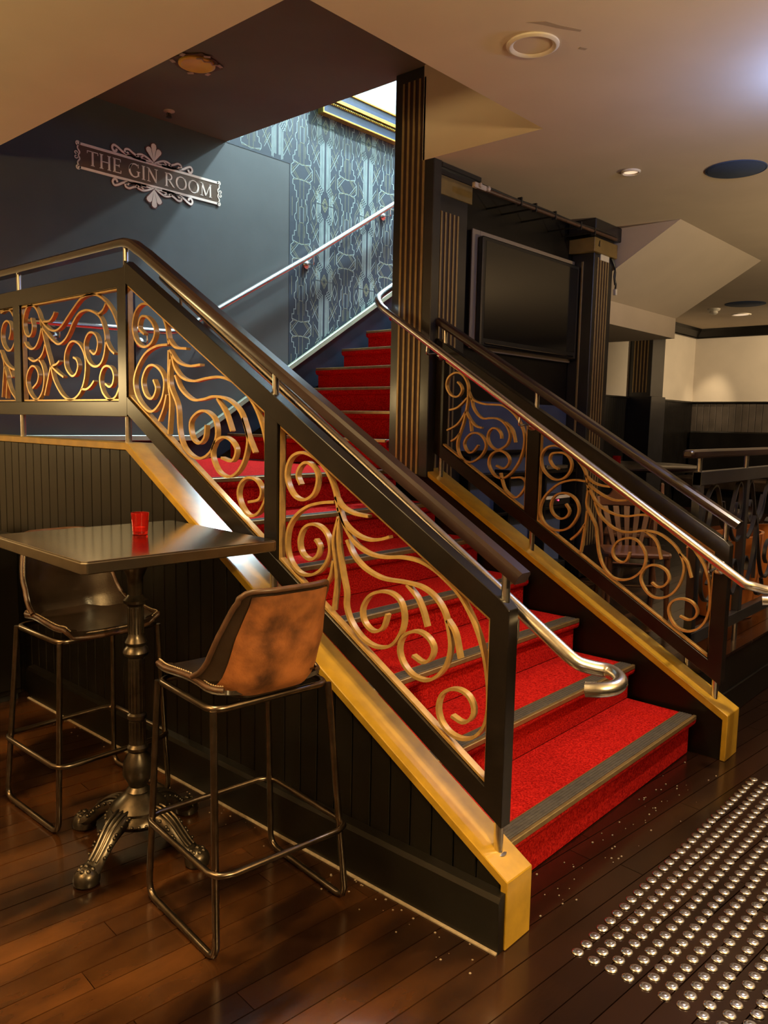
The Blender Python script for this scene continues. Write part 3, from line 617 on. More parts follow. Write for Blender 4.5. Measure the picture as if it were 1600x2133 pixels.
# ------------------------------------------------------------------ bar table with cast-iron foot
TT = thing('bar_table', 'high square bar table with brushed metal top and ornate cast-iron foot', 'table', (-0.42, 1.248, 0))
TZ = 1.085
tr = R(-2.5); tc_ = Vector((-0.380, 1.310))
def trot(a, b): return (tc_.x + a * math.cos(tr) - b * math.sin(tr), tc_.y + a * math.sin(tr) + b * math.cos(tr))
h = 0.347
bm = BM(); prism(bm, [trot(a, b) for a, b in ((-h + .012, -h), (h - .012, -h), (h, -h + .012), (h, h - .012), (h - .012, h), (-h + .012, h), (-h, h - .012), (-h, -h + .012))], 'z', TZ - 0.004, TZ, 0.002); top = obj('table_top', bm, TABLE, TT)
bm = BM(); q = h + 0.004; prism(bm, [trot(a, b) for a, b in ((-q + .014, -q), (q - .014, -q), (q, -q + .014), (q, q - .014), (q - .014, q), (-q + .014, q), (-q, q - .014), (-q, -q + .014))], 'z', TZ - 0.038, TZ - 0.0035, 0.003); obj('rim', bm, TEDGE, TT, label='pale metal rim of the top')
cx, cy = -0.42, 1.248
bm = BM()
prof = [(0.034, 0.195), (0.042, 0.205), (0.030, 0.22), (0.036, 0.235), (0.052, 0.265), (0.048, 0.31), (0.030, 0.345), (0.036, 0.352), (0.036, 0.362), (0.028, 0.372), (0.0255, 0.46), (0.033, 0.465), (0.033, 0.478), (0.0255, 0.485), (0.025, 0.68), (0.040, 0.69), (0.044, 0.70), (0.040, 0.712), (0.030, 0.722), (0.037, 0.735), (0.030, 0.748), (0.0245, 0.76), (0.024, 0.86), (0.038, 0.872), (0.040, 0.882), (0.030, 0.892), (0.024, 0.90), (0.027, 0.96), (0.045, 1.0), (0.06, 1.03), (0.12, 1.038), (0.12, 1.043)]
lathe(bm, prof, (cx, cy, 0), 20)
obj('column', bm, IRON, TT, 35)
bm = BM()
for k in range(14):
    a = 2 * math.pi * k / 14
    for z0, z1, r in ((0.49, 0.675, 0.0262), (0.765, 0.855, 0.0252), (0.377, 0.455, 0.027)):
        tube(bm, [(cx + r * math.cos(a), cy + r * math.sin(a), z0), (cx + r * math.cos(a), cy + r * math.sin(a), z1)], 0.0026, 5)
obj('fluting', bm, IRON, TT, 60)
bm = BM(); lathe(bm, [(0.06, 0.085), (0.100, 0.098), (0.112, 0.116), (0.104, 0.132), (0.092, 0.142), (0.094, 0.152), (0.076, 0.172), (0.052, 0.190), (0.034, 0.205)], (cx, cy, 0), 28)
for k in range(30): ball(bm, (cx + 0.110 * math.cos(k * 0.20944), cy + 0.110 * math.sin(k * 0.20944), 0.117), 0.0065, 7, 5)
obj('hub', bm, IRON, TT, 40)
for ang in (201, 285, 17, 106):
    a = R(ang); d = Vector((math.cos(a), math.sin(a), 0)); s_ = Vector((-d.y, d.x, 0)); c0 = Vector((cx, cy, 0))
    cen = smooth_path([(0.05, 0.125, 0), (0.10, 0.128, 0), (0.155, 0.105, 0), (0.20, 0.065, 0), (0.235, 0.038, 0), (0.265, 0.032, 0)], 0.012)
    bm = BM(); rings = []
    n = len(cen)
    for i, p in enumerate(cen):
        t = i / (n - 1); w = 0.040 * (1 - 0.32 * t) + 0.010 * math.exp(-((t - 0.95) / 0.12) ** 2); hh = 0.030 * (1 - 0.38 * t) + 0.004
        ring = []
        for k in range(10):
            an = 2 * math.pi * k / 10
            ring.append(bm.verts.new(c0 + d * p.x + s_ * (w * math.cos(an)) + Vector((0, 0, p.y + hh * math.sin(an)))))
        rings.append(ring)
    for r1, r2 in zip(rings, rings[1:]):
        for k in range(10): bm.faces.new((r1[k], r1[(k + 1) % 10], r2[(k + 1) % 10], r2[k]))
    bm.faces.new(rings[0][::-1]); bm.faces.new(rings[-1])
    bmesh.ops.recalc_face_normals(bm, faces=bm.faces)
    for k in (-1, 0, 1):                                             # raised leaf ribs along the leg
        tube(bm, [c0 + d * p.x + s_ * (k * 0.019 * (1 - 0.3 * i / n)) + Vector((0, 0, p.y + 0.030 * (1 - 0.38 * i / n) + 0.004)) for i, p in enumerate(cen[:-2])], 0.0045, 6)
    for j in range(9):
        p = cen[int((j + 1) * (n - 3) / 10)]
        for sg in (-1, 1): ball(bm, c0 + d * p.x + s_ * sg * 0.032 + Vector((0, 0, p.y + 0.014)), 0.0065, 7, 5)
    fl = obj('foot', bm, IRON, TT, 50)
    bm = BM(); e = c0 + d * 0.262
    lathe(bm, [(0.030, 0.0), (0.041, 0.006), (0.043, 0.020), (0.040, 0.034), (0.034, 0.044), (0.020, 0.055), (0.006, 0.060)], (e.x, e.y, 0.0), 18)
    for k in range(7):
        an = 2 * math.pi * k / 7; ball(bm, (e.x + 0.021 * math.cos(an), e.y + 0.021 * math.sin(an), 0.050), 0.0085, 8, 6)
    ball(bm, (e.x, e.y, 0.058), 0.009, 8, 6)
    obj('paw', bm, IRON, fl, 40)

# red candle glass
bm = BM(); lathe(bm, [(0.0245, 0.0), (0.0265, 0.002), (0.032, 0.078), (0.0300, 0.078), (0.0245, 0.012), (0.0, 0.010)], (-0.329, 1.363, TZ + 0.0005), 28)
G1 = tag(obj('candle_glass', bm, REDG, None, 40), 'red glass candle tumbler standing on the bar table', 'glass')
bm = BM(); lathe(bm, [(0.019, 0.0), (0.019, 0.014), (0.0, 0.014)], (-0.329, 1.363, TZ + 0.0125), 18); obj('tealight', bm, WHITEP, G1, 40)

# ------------------------------------------------------------------ bar stools (seat looks to local +y)
def shell(cols, rows, fn, thick):
    bm = BM(); A = [[bm.verts.new(fn(i / (cols - 1) * 2 - 1, j / (rows - 1))) for i in range(cols)] for j in range(rows)]
    fs = []
    for j in range(rows - 1):
        for i in range(cols - 1): fs.append(bm.faces.new((A[j][i], A[j][i + 1], A[j + 1][i + 1], A[j + 1][i])))
    bmesh.ops.recalc_face_normals(bm, faces=fs)
    bmesh.ops.solidify(bm, geom=fs, thickness=thick)
    return bm
def lerp_key(keys, t):
    for (t0, v0), (t1, v1) in zip(keys, keys[1:]):
        if t <= t1:
            k = (t - t0) / (t1 - t0); k = k * k * (3 - 2 * k)
            return v0 + (v1 - v0) * k
    return keys[-1][1]
def seat_fn(u, v):
    # v 0 = front lip, 1 = under the backrest
    y = lerp_key([(0, 0.226), (0.12, 0.220), (1, -0.150)], v); w = lerp_key([(0, 0.165), (0.14, 0.200), (0.5, 0.210), (0.75, 0.198), (1, 0.165)], v)
    z = lerp_key([(0, 0.708), (0.12, 0.732), (0.4, 0.724), (0.75, 0.722), (1, 0.738)], v)
    up = lerp_key([(0, 0.004), (0.3, 0.022), (0.6, 0.038), (1, 0.012)], v)
    return (w * (u - 0.06 * u ** 5), y + (0.0 if v > 0.2 else -0.03 * u * u * (1 - v / 0.2)), z + up * abs(u) ** 3.2)
def back_fn(u, v):
    # v 0 = seam on the seat, 1 = top edge
    w = lerp_key([(0, 0.222), (0.4, 0.208), (1, 0.168)], v)
    y = lerp_key([(0, -0.150), (0.16, -0.186), (0.5, -0.214), (1, -0.250)], v); z = 0.712 + 0.328 * v
    fwd = lerp_key([(0, 0.150), (0.3, 0.100), (0.7, 0.068), (1, 0.050)], v)
    a = abs(u)
    return (w * (u - 0.12 * u * a ** 3), y + fwd * max(0.0, (a - 0.35) / 0.65) ** 1.7, z - 0.022 * a ** 8 * max(0, (v - 0.85) / 0.15) + 0.035 * a ** 3 * (1 - v) ** 2)
def panel_fn(u, v):
    x, y, z = back_fn(u * 0.80, 0.03 + 0.925 * v); return (x, y - 0.0095, z)
def make_stool(label, outer):
    t = thing('bar_stool', label, 'stool')
    r = 0.0105
    def U(bm, pts): tube(bm, smooth_path(pts, 0.02), r, 12)
    def corner(pa, pb, pc, d=0.04):
        pa, pb, pc = Vector(pa), Vector(pb), Vector(pc)
        return [pb + (pa - pb).normalized() * d, pb + (pa - pb).normalized() * d * 0.30 + (pc - pb).normalized() * d * 0.30, pb + (pc - pb).normalized() * d]
    bw, tw = 0.228, 0.198; yb0, yb1, yt0, yt1 = -0.212, 0.208, -0.148, 0.190; zt = 0.700
    for s in (-1, 1):
        f0, f1, t0, t1 = (s * bw, yb0, 0.0105), (s * bw, yb1, 0.0105), (s * tw, yt0, zt), (s * tw, yt1, zt)
        bm = BM(); tube(bm, [t0] + smooth_path(corner(t0, f0, f1), 0.01) + smooth_path(corner(f0, f1, t1), 0.01) + [t1], r, 12); obj('leg_loop', bm, DSTEEL, t, 60)
        bm = BM(); 
        for y in (-0.13, 0.13): lathe(bm, [(0.0085, 0.0), (0.0085, 0.006)], (s * bw, y, 0.0), 10)
        obj('glide', bm, PLAST, t, 60)
    bm = BM(); rect = [(-tw, yt0), (tw, yt0), (tw, yt1), (-tw, yt1)]
    pp = []
    for i in range(4):
        a, b, c = rect[i - 1], rect[i], rect[(i + 1) % 4]; pp += smooth_path(corner((*a, zt), (*b, zt), (*c, zt), 0.035), 0.01)
    tube(bm, pp, r, 12, closed=True); obj('seat_frame', bm, DSTEEL, t, 60)
    bm = BM(); X_, Y0_, Y1_ = 0.232, -0.226, 0.226; rect = [(-X_, Y0_), (X_, Y0_), (X_, Y1_), (-X_, Y1_)]; pp = []
    for i in range(4):
        a, b, c = rect[i - 1], rect[i], rect[(i + 1) % 4]; pp += smooth_path(corner((*a, .255), (*b, .255), (*c, .255), 0.05), 0.01)
    tube(bm, pp, 0.0095, 12, closed=True); obj('footrest', bm, DSTEEL, t, 60)
    s_ = obj('seat', shell(25, 18, seat_fn, 0.012), LEATH, t, 60)
    b_ = obj('backrest', shell(27, 18, back_fn, 0.011), LEATH, t, 60)
    obj('back_panel', shell(21, 14, panel_fn, 0.004), outer, b_, 60, label='worn outer leather of the backrest')
    edge = [back_fn(-1, v / 14) for v in range(1, 15)] + [back_fn(u / 8, 1) for u in range(-8, 9)] + [back_fn(1, v / 14) for v in range(14, 0, -1)]
    bm = BM(); tube(bm, edge, 0.0085, 8); obj('piping', bm, PIPE, b_, 60, label='brown rolled edge')
    edge = [seat_fn(-1, v / 14) for v in range(13, -1, -1)] + [seat_fn(u / 8, 0) for u in range(-7, 8)] + [seat_fn(1, v / 14) for v in range(0, 14)]
    bm = BM(); tube(bm, edge, 0.0078, 8); obj('piping', bm, PIPE, s_, 60, label='brown rolled edge')
    for par, E, off in ((b_, [Vector(back_fn(u, v)) for u, v in [(-0.965, k / 60) for k in range(2, 60)] + [(0.965, k / 60) for k in range(59, 1, -1)]], Vector((0, 0.012, 0.003))), (s_, [Vector(seat_fn(u, v)) for u, v in [(-0.955, k / 50) for k in range(45, 1, -1)] + [(k / 30, 0.035) for k in range(-28, 29)] + [(0.955, k / 50) for k in range(2, 46)]], Vector((0, 0, 0.012)))):
        bm = BM()
        for a, b in zip(E, E[1:]):
            if (b - a).length < 0.05: tube(bm, [a.lerp(b, 0.1) + off, a.lerp(b, 0.5) + off * 1.15, a.lerp(b, 0.75) + off], 0.0019, 4)
        obj('stitching', bm, THREAD, par, None, kind='stuff')
    bm = BM()
    for u in (-0.62, -0.25, 0.12, 0.5): x, y, z = back_fn(u, 0.085); ball(bm, (x, y + 0.006, z), 0.006, 8, 5)
    x, y, z = panel_fn(0.62, 0.16); lathe(bm, [(0.008, 0), (0.008, 0.002)], (x, y - 0.005, z), 8)
    obj('rivet', bm, DSTEEL, b_, 50)
    for o in (t,): pass
    return t
STOOL = make_stool('brown leather bar stool with worn tan back turned to us, nearest the steps', TAN)
STOOL.location = (-0.358, 0.722, 0); STOOL.rotation_euler = (0, 0, R(-6.5)); STOOL['group'] = 'bar stools at the high table'
S2 = copy_tree(STOOL); S2.location = (-0.362, 1.712, 0); S2.rotation_euler = (0, 0, R(180.5))
S2['label'] = 'dark leather bar stool behind the table, its seat towards us'

# low black cabinet in the shade under the landing
t = thing('low_cabinet', 'black low cabinet in the shade behind the far bar stool', 'cabinet', (-0.5, 3.02, 0))
bm = BM(); box(bm, -0.95, -0.062, 3.0, 3.42, 0.03, 0.88, 0.004); obj('body', bm, BLACK, t)
bm = BM(); box(bm, -0.94, -0.508, 2.988, 3.0, 0.06, 0.86, 0.003); obj('door', bm, BLACK, t)
bm = BM(); box(bm, -0.502, -0.07, 2.988, 3.0, 0.06, 0.86, 0.003); obj('door', bm, BLACK, t)
bm = BM(); box(bm, -0.93, -0.08, 3.01, 3.40, 0.0, 0.03); obj('plinth', bm, PLAST, t)

# ------------------------------------------------------------------ tactile studs at the foot of the stair
bm = BM(); lathe(bm, [(0.0, 0.0), (0.0175, 0.0), (0.0175, 0.0012), (0.0160, 0.0028), (0.0125, 0.0044), (0.0085, 0.0050), (0.0070, 0.0046), (0.0060, 0.0051), (0.0, 0.0056)], (0, 0, 0), 18, cap=False)
bmesh.ops.remove_doubles(bm, verts=bm.verts, dist=1e-5)
me0 = bpy.data.meshes.new('tactile_stud'); bm.to_mesh(me0); bm.free(); me0.materials.append(STEEL); me0.shade_smooth(); me0.set_sharp_from_angle(angle=R(50))
spots = []
for j in range(0, 22):
    for i in range(32): spots.append((0.134 + 0.05 * i + random.uniform(-.0008, .0008), -0.167 - 0.0507 * j + random.uniform(-.0008, .0008)))
from bpy_extras.object_utils import world_to_camera_view
def px(x, y, z=0.0):
    d = cam.matrix_world.inverted() @ Vector((x, y, z)); f = 1654.77
    return (800 + f * d.x / -d.z, 1066.5 - f * d.y / -d.z, -d.z)
vis = sorted([(px(x, y)[2], x, y) for x, y in spots if px(x, y)[0] < 1618 and px(x, y)[1] < 2150])
for n, (dd, x, y) in enumerate(vis[:300]):
    o = bpy.data.objects.new('tactile_stud', me0); COL.objects.link(o); o.location = (x, y, 0.0002); o.rotation_euler = (0, 0, random.random() * 6.28)
    tag(o, 'round domed steel tactile stud in the floor before the first step', 'stud', 'tactile studs at the foot of the stair')
keep = {(x, y) for _, x, y in vis[:300]}
bm = BM()
for x, y in spots:
    if (x, y) not in keep:
        b2 = BM(); b2.from_mesh(me0); bmesh.ops.translate(b2, verts=b2.verts, vec=(x, y, 0.0002)); m2 = bpy.data.meshes.new('t'); b2.to_mesh(m2); b2.free(); bm.from_mesh(m2); bpy.data.meshes.remove(m2)
o = obj('tactile_stud_field', bm, STEEL, None, 50, kind='stuff'); tag(o, 'the remaining steel tactile studs towards the right edge', 'stud')

# ------------------------------------------------------------------ sign on the slate wall
SG = thing('sign', 'brown and cream sign reading THE GIN ROOM on the slate wall', 'sign', (1.22, 3.72, 3.1))
YS = 3.7195
def plate(poly, y0, y1): bm = BM(); prism(bm, poly, 'y', y0, y1); return bm
sx0, sx1, sz0, sz1 = 0.690, 1.748, 3.030, 3.177
obj('board', plate([(sx0, sz0), (sx1, sz0), (sx1, sz1), (sx0, sz1)], YS - 0.004, YS), SIGNB, SG)
def line(bm, pts, w, y=YS - 0.0045, d=0.0012, closed=False):
    P = [(p[0], p[1], 0) for p in pts]; ribbon(bm, P, w / 2, y - d, y, 'y', closed)
bm = BM()
for z in (sz0 + 0.002, sz1 - 0.002): line(bm, [(sx0 - 0.004, z), (sx1 + 0.004, z)], 0.016)
def curl(bm, cx, cz, r, a0, a1, w, k=0.55, n=18, sx=1, sz=1):
    pts = []
    for i in range(n + 1):
        t = i / n; a = R(a0 + (a1 - a0) * t); rr = r * (1 - k * t); pts.append((cx + sx * rr * math.cos(a), cz + sz * rr * math.sin(a)))
    line(bm, pts, w)
zc_ = (sz0 + sz1) / 2
for s in (-1, 1):
    xe = sx0 if s < 0 else sx1
    for v in (-1, 1):
        line(bm, [(p.x, p.y) for p in smooth_path([(xe, zc_, 0), (xe - s * 0.010, zc_ + v * 0.02, 0), (xe + s * 0.004, zc_ + v * 0.042, 0), (xe - s * 0.002, zc_ + v * 0.064, 0)], 0.006)], 0.009)
        curl(bm, xe + s * 0.002, zc_ + v * 0.070, 0.015, 200 if s > 0 else -20, -140 if s > 0 else 320, 0.008, 0.5, 14, 1, v)
        curl(bm, xe + s * 0.014, zc_ + v * 0.012, 0.011, 180 if s > 0 else 0, -120 if s > 0 else 300, 0.007, 0.5, 12, 1, v)
obj('border', bm, SIGNC, SG)
X0 = 1.222
for v in (-1, 1):
    bm = BM(); bo = BM()
    zb_ = sz1 + 0.002 if v > 0 else sz0 - 0.002
    for da, L_ in ((-28, 0.098), (0, 0.118), (28, 0.098)):               # shell fan
        a = R(da); d = Vector((math.sin(a), v * math.cos(a))); n_ = Vector((d.y, -d.x)); o0 = Vector((X0, zb_ + v * 0.012))
        for B_, g, y in ((bm, 0, YS - 0.0045), (bo, 0.006, YS - 0.003)):
            pts = [o0 + d * 0.004, ]
            half = [(0.25, 0.006), (0.55, 0.013), (0.8, 0.0195), (0.93, 0.017), (1.0, 0.006)]
            poly = [o0] + [o0 + d * (L_ * t + (g if t > .9 else 0)) + n_ * (w + g) for t, w in half] + [o0 + d * (L_ * t + (g if t > .9 else 0)) - n_ * (w + g) for t, w in half[::-1]]
            prism(B_, [(p.x, p.y) for p in poly], 'y', y - 0.0014, y)
    for s in (-1, 1):
        for B_, g in ((bm, 0.0035), (bo, 0.012)):
            yy = YS - 0.0045 if B_ is bm else YS - 0.003
            for pts, w in (([(0.004, 0.004), (0.05, 0.028), (0.09, 0.038), (0.125, 0.028), (0.128, 0.012), (0.112, 0.008), (0.104, 0.018)], 0.008),
                           ([(0.02, 0.006), (0.09, 0.010), (0.15, 0.030), (0.185, 0.046), (0.21, 0.04), (0.212, 0.022), (0.196, 0.018), (0.190, 0.028)], 0.009),
                           ([(0.06, 0.004), (0.15, 0.006), (0.22, 0.018), (0.262, 0.040), (0.29, 0.048), (0.302, 0.030), (0.292, 0.012), (0.274, 0.014), (0.270, 0.028)], 0.010),
                           ([(0.10, 0.002), (0.17, 0.010), (0.20, 0.004)], 0.006), ([(0.075, 0.034), (0.10, 0.016), (0.13, 0.006)], 0.006)):
                line(B_, [(X0 + s * p.x, zb_ + v * p.y) for p in smooth_path([(a, b, 0) for a, b in pts], 0.006)], w + g, yy)
    obj('ornament', bm, SIGNC, SG, kind='stuff'); obj('ornament_outline', bo, SIGNR, SG, kind='stuff')
# roman capitals built from stems, hairlines and serifs (unit height 1)
def arc(cx, cy, rx, ry, a0, a1, n=16): return [(cx + rx * math.cos(R(a0 + (a1 - a0) * i / n)), cy + ry * math.sin(R(a0 + (a1 - a0) * i / n))) for i in range(n + 1)]
TK, TN = 0.13, 0.055
def ser(x, y): return ([(x - 0.13, y), (x + 0.13, y)], 0.04)
GLY = {
 'T': (0.78, [([(0.39, 0.02), (0.39, 0.98)], TK), ([(0.03, 0.965), (0.75, 0.965)], TN), ([(0.03, 0.97), (0.03, 0.80)], 0.045), ([(0.75, 0.97), (0.75, 0.80)], 0.045), ser(0.39, 0.02)]),
 'H': (0.88, [([(0.17, 0.02), (0.17, 0.98)], TK), ([(0.71, 0.02), (0.71, 0.98)], TK), ([(0.17, 0.51), (0.71, 0.51)], TN), ser(0.17, 0.02), ser(0.17, 0.98), ser(0.71, 0.02), ser(0.71, 0.98)]),
 'E': (0.68, [([(0.17, 0.02), (0.17, 0.98)], TK), ([(0.05, 0.97), (0.60, 0.97)], TN), ([(0.17, 0.52), (0.50, 0.52)], TN), ([(0.05, 0.03), (0.63, 0.03)], TN), ([(0.59, 0.97), (0.59, 0.80)], 0.045), ([(0.62, 0.03), (0.62, 0.21)], 0.045), ([(0.50, 0.42), (0.50, 0.62)], 0.04)]),
 'G': (0.92, [(arc(0.48, 0.5, 0.37, 0.46, 55, 178), 0.085), (arc(0.48, 0.5, 0.37, 0.46, 120, 240), TK), (arc(0.48, 0.5, 0.37, 0.46, 235, 318), 0.08), ([(0.76, 0.13), (0.76, 0.44)], 0.115), ser(0.76, 0.45), ([(0.745, 0.98), (0.745, 0.72)], 0.04)]),
 'I': (0.36, [([(0.18, 0.02), (0.18, 0.98)], TK), ser(0.18, 0.02), ser(0.18, 0.98)]),
 'N': (0.92, [([(0.17, 0.02), (0.17, 0.98)], TN), ([(0.75, 0.0), (0.75, 0.98)], TN), ([(0.16, 0.95), (0.74, 0.05)], TK), ser(0.17, 0.02), ser(0.75, 0.98), ([(0.02, 0.98), (0.18, 0.98)], 0.04)]),
 'R': (0.82, [([(0.17, 0.02), (0.17, 0.98)], TK), ([(0.05, 0.965), (0.36, 0.965)], TN), (arc(0.34, 0.735, 0.24, 0.232, 90, -90), 0.09), ([(0.17, 0.503), (0.36, 0.503)], TN), ([(0.36, 0.50), (0.74, 0.03)], 0.115), ser(0.17, 0.02), ([(0.66, 0.02), (0.82, 0.02)], 0.04)]),
 'O': (0.98, [(arc(0.49, 0.5, 0.385, 0.455, 40, 140), 0.065), (arc(0.49, 0.5, 0.385, 0.455, 130, 230), TK), (arc(0.49, 0.5, 0.385, 0.455, 220, 320), 0.065), (arc(0.49, 0.5, 0.385, 0.455, 310, 410), TK)]),
 'M': (1.06, [([(0.16, 0.02), (0.19, 0.98)], TN), ([(0.19, 0.95), (0.52, 0.06)], TK), ([(0.52, 0.06), (0.85, 0.95)], TN), ([(0.87, 0.98), (0.90, 0.02)], TK), ser(0.16, 0.02), ser(0.90, 0.02), ([(0.06, 0.98), (0.20, 0.98)], 0.04), ([(0.84, 0.98), (0.98, 0.98)], 0.04)]),
}
txt = 'THE GIN ROOM'; H_ = 0.088
adv = sum((0.42 if c == ' ' else GLY[c][0] + 0.04) for c in txt); xw = 0.948; sxk = xw / adv; x = 1.221 - xw / 2
for c in txt:
    if c == ' ': x += 0.42 * sxk; continue
    w, strokes = GLY[c]; bm = BM()
    big = 1.0; zz = zc_ - H_ / 2
    for pts, th in strokes: line(bm, [(x + a * sxk, zz + b * H_ * big) for a, b in pts], th * sxk)
    obj('letter_' + c.lower(), bm, SIGNC, SG, label='cream capital letter ' + c)
    x += (w + 0.04) * sxk

# ------------------------------------------------------------------ wallpaper print
def wallpaper():
    A, B, G = BM(), BM(), BM()
    U, V = 0.505, 0.605; X0_, Z0_ = 2.80, 2.635                     # a diamond sits here
    YP = 3.7182
    def inside(x, z): return x > 1.83 and z < 4.9 and z > sk(x) - 0.02 and (x > 2.425 or z > 3.48) and x < 5.6
    def put(bmx, pts, w):
        for a, b in zip(pts, pts[1:]):
            n = max(1, int(math.hypot(b[0] - a[0], b[1] - a[1]) / 0.05)); prev = None; run = None
            for i in range(n):
                p = (a[0] + (b[0] - a[0]) * i / n, a[1] + (b[1] - a[1]) * i / n); q = (a[0] + (b[0] - a[0]) * (i + 1) / n, a[1] + (b[1] - a[1]) * (i + 1) / n)
                ok = inside(*p) and inside(*q)
                if ok: run = (run[0], q) if run else (p, q)
                if (not ok or i == n - 1) and run: strip2(bmx, [run[0], run[1]], w, YP - (0.0002 if bmx is B else 0)); run = None
    cols = []
    main = []
    for k, off in enumerate((0.016, 0.028, 0.041, 0.054)):          # stepped pillars with a box round each diamond
        o2 = off + 0.034; zl_ = 0.070 + 0.012 * k
        for s in (-1, 1):
            main.append([(s * o2, 0), (s * o2, zl_), (s * (o2 - 0.016), zl_ + 0.012), (s * (o2 - 0.016), zl_ + 0.030), (s * off, zl_ + 0.042), (s * off, V - zl_ - 0.042), (s * (o2 - 0.016), V - zl_ - 0.030), (s * (o2 - 0.016), V - zl_ - 0.012), (s * o2, V - zl_), (s * o2, V)])
    gold = [[(0, -0.056), (0.034, 0), (0, 0.056), (-0.034, 0), (0, -0.056)], [(0, -0.034), (0.020, 0), (0, 0.034), (-0.020, 0), (0, -0.034)]]
    tw = []
    for s in (-1, 1):                                                # the tower motif half way between
        c = U / 2
        prof = [(0.055, 0.00), (0.055, 0.05), (0.075, 0.05), (0.075, 0.09), (0.095, 0.09), (0.095, 0.125), (0.082, 0.14), (0.112, 0.165), (0.112, 0.235), (0.082, 0.26), (0.095, 0.275), (0.095, 0.31), (0.075, 0.31), (0.075, 0.35), (0.055, 0.35), (0.055, 0.42), (0.072, 0.44), (0.072, 0.47), (0.055, 0.49), (0.055, 0.56), (0.040, 0.58), (0.040, V)]
        tw.append([(c + s * a, b) for a, b in prof])
    c = U / 2
    thin = []
    thin += [[(c - 0.082, 0.14), (c + 0.082, 0.14)], [(c - 0.082, 0.26), (c + 0.082, 0.26)], [(c - 0.095, 0.125), (c, 0.148), (c + 0.095, 0.125)], [(c - 0.095, 0.275), (c, 0.252), (c + 0.095, 0.275)]]
    thin += [[(c - 0.04, 0.14), (c - 0.105, 0.20), (c - 0.04, 0.26)], [(c + 0.04, 0.14), (c + 0.105, 0.20), (c + 0.04, 0.26)]]
    thin += [[(c - 0.112, 0.165), (c - 0.03, 0.255)], [(c + 0.112, 0.165), (c + 0.03, 0.255)], [(c - 0.112, 0.235), (c - 0.03, 0.145)], [(c + 0.112, 0.235), (c + 0.03, 0.145)]]
    for s in (-1, 1):
        thin += [[(c + s * 0.020, 0.26), (c + s * 0.020, 0.42)], [(c + s * 0.034, 0.31), (c + s * 0.034, 0.40)], [(c + s * 0.020, 0.42), (c + s * 0.020, 0.54)], [(c + s * 0.020, 0.0), (c + s * 0.020, 0.14)], [(c + s * 0.036, 0.44), (c + s * 0.036, 0.60)]]
        thin += [[(c + s * 0.125, 0.30), (c + s * 0.185, 0.40)], [(c + s * 0.125, 0.325), (c + s * 0.175, 0.41)], [(c + s * 0.11, 0.36), (c + s * 0.16, 0.45)], [(c + s * 0.19, 0.28), (c + s * 0.10, 0.43)], [(c + s * 0.195, 0.31), (c + s * 0.11, 0.45)]]
        thin += [[(c + s * 0.125, 0.12), (c + s * 0.19, 0.02)], [(c + s * 0.12, 0.095), (c + s * 0.18, 0.0)], [(c + s * 0.19, 0.14), (c + s * 0.10, 0.0)], [(c + s * 0.195, 0.11), (c + s * 0.12, 0.0)]]
        thin += [[(c + s * 0.13, 0.47), (c + s * 0.155, 0.53), (c + s * 0.13, 0.59), (c + s * 0.105, 0.53), (c + s * 0.13, 0.47)], [(c + s * 0.16, 0.44), (c + s * 0.16, 0.60)], [(c + s * 0.10, 0.46), (c + s * 0.10, 0.60)], [(c + s * 0.175, 0.46), (c + s * 0.175, 0.60)]]
        thin += [[(c + s * 0.135, 0.15), (c + s * 0.135, 0.27)], [(c + s * 0.15, 0.22), (c + s * 0.195, 0.165)], [(c + s * 0.15, 0.25), (c + s * 0.195, 0.19)]]
    thin += [[(c - 0.020, 0.42), (c + 0.020, 0.42)], [(c - 0.020, 0.54), (c + 0.020, 0.54)], [(c, 0.54), (c, 0.60)]]
    fills = [[(c - 0.018, 0.435), (c - 0.018, 0.53)], [(c, 0.29), (c, 0.40)]]
    for i in range(-2, 6):
        for j in range(-3, 5):
            x0 = X0_ + i * U; z0 = Z0_ + j * V
            def T(P): return [(x0 + a, z0 + b) for a, b in P]
            for P in main: put(A, T(P), 0.0062)
            for P in tw: put(A, T(P), 0.0055)
            for P in gold: put(B, T(P), 0.006)
            for k, P in enumerate(thin): put(B if k % 3 else A, T(P), 0.0038)
    return A, B
A_, B_ = wallpaper()[:2]
obj('silver_print', A_, PATT, PAPERO); obj('gold_print', B_, PATG, PAPERO)

# ------------------------------------------------------------------ framed mirror above the stair
MR = thing('mirror', 'large mirror in a gilt and blue-black moulded frame above the stairs', 'mirror', (3.6, 3.70, 3.93))
fx0, fx1, fz0, fz1 = 2.71, 4.7, 3.925, 5.4
def frame_ring(o, w, d0, d1, m, name):
    bm = BM(); a0, a1, b0, b1 = fx0 + o, fx1 - o, fz0 + o, fz1 - o
    for q in ([(a0, b0), (a1, b0), (a1 - w, b0 + w), (a0 + w, b0 + w)], [(a1, b0), (a1, b1), (a1 - w, b1 - w), (a1 - w, b0 + w)], [(a1, b1), (a0, b1), (a0 + w, b1 - w), (a1 - w, b1 - w)], [(a0, b1), (a0, b0), (a0 + w, b0 + w), (a0 + w, b1 - w)]): prism(bm, q, 'y', d0, d1, 0.002)
    obj(name, bm, m, MR)
frame_ring(0.0, 0.014, 3.655, 3.718, GILT, 'outer_gilt_edge')
frame_ring(0.014, 0.068, 3.672, 3.718, BLUEFR, 'outer_frame')
bm = BM()
for i in range(90): ball(bm, (fx0 + 0.1 + i * 0.02, 3.664, fz0 + 0.094), 0.0085, 7, 5)
for i in range(60): ball(bm, (fx0 + 0.094, 3.664, fz0 + 0.1 + i * 0.02), 0.0085, 7, 5)
obj('beading', bm, GILT, MR, 60, kind='stuff')
frame_ring(0.082, 0.028, 3.670, 3.718, BLUEFR, 'bead_course')
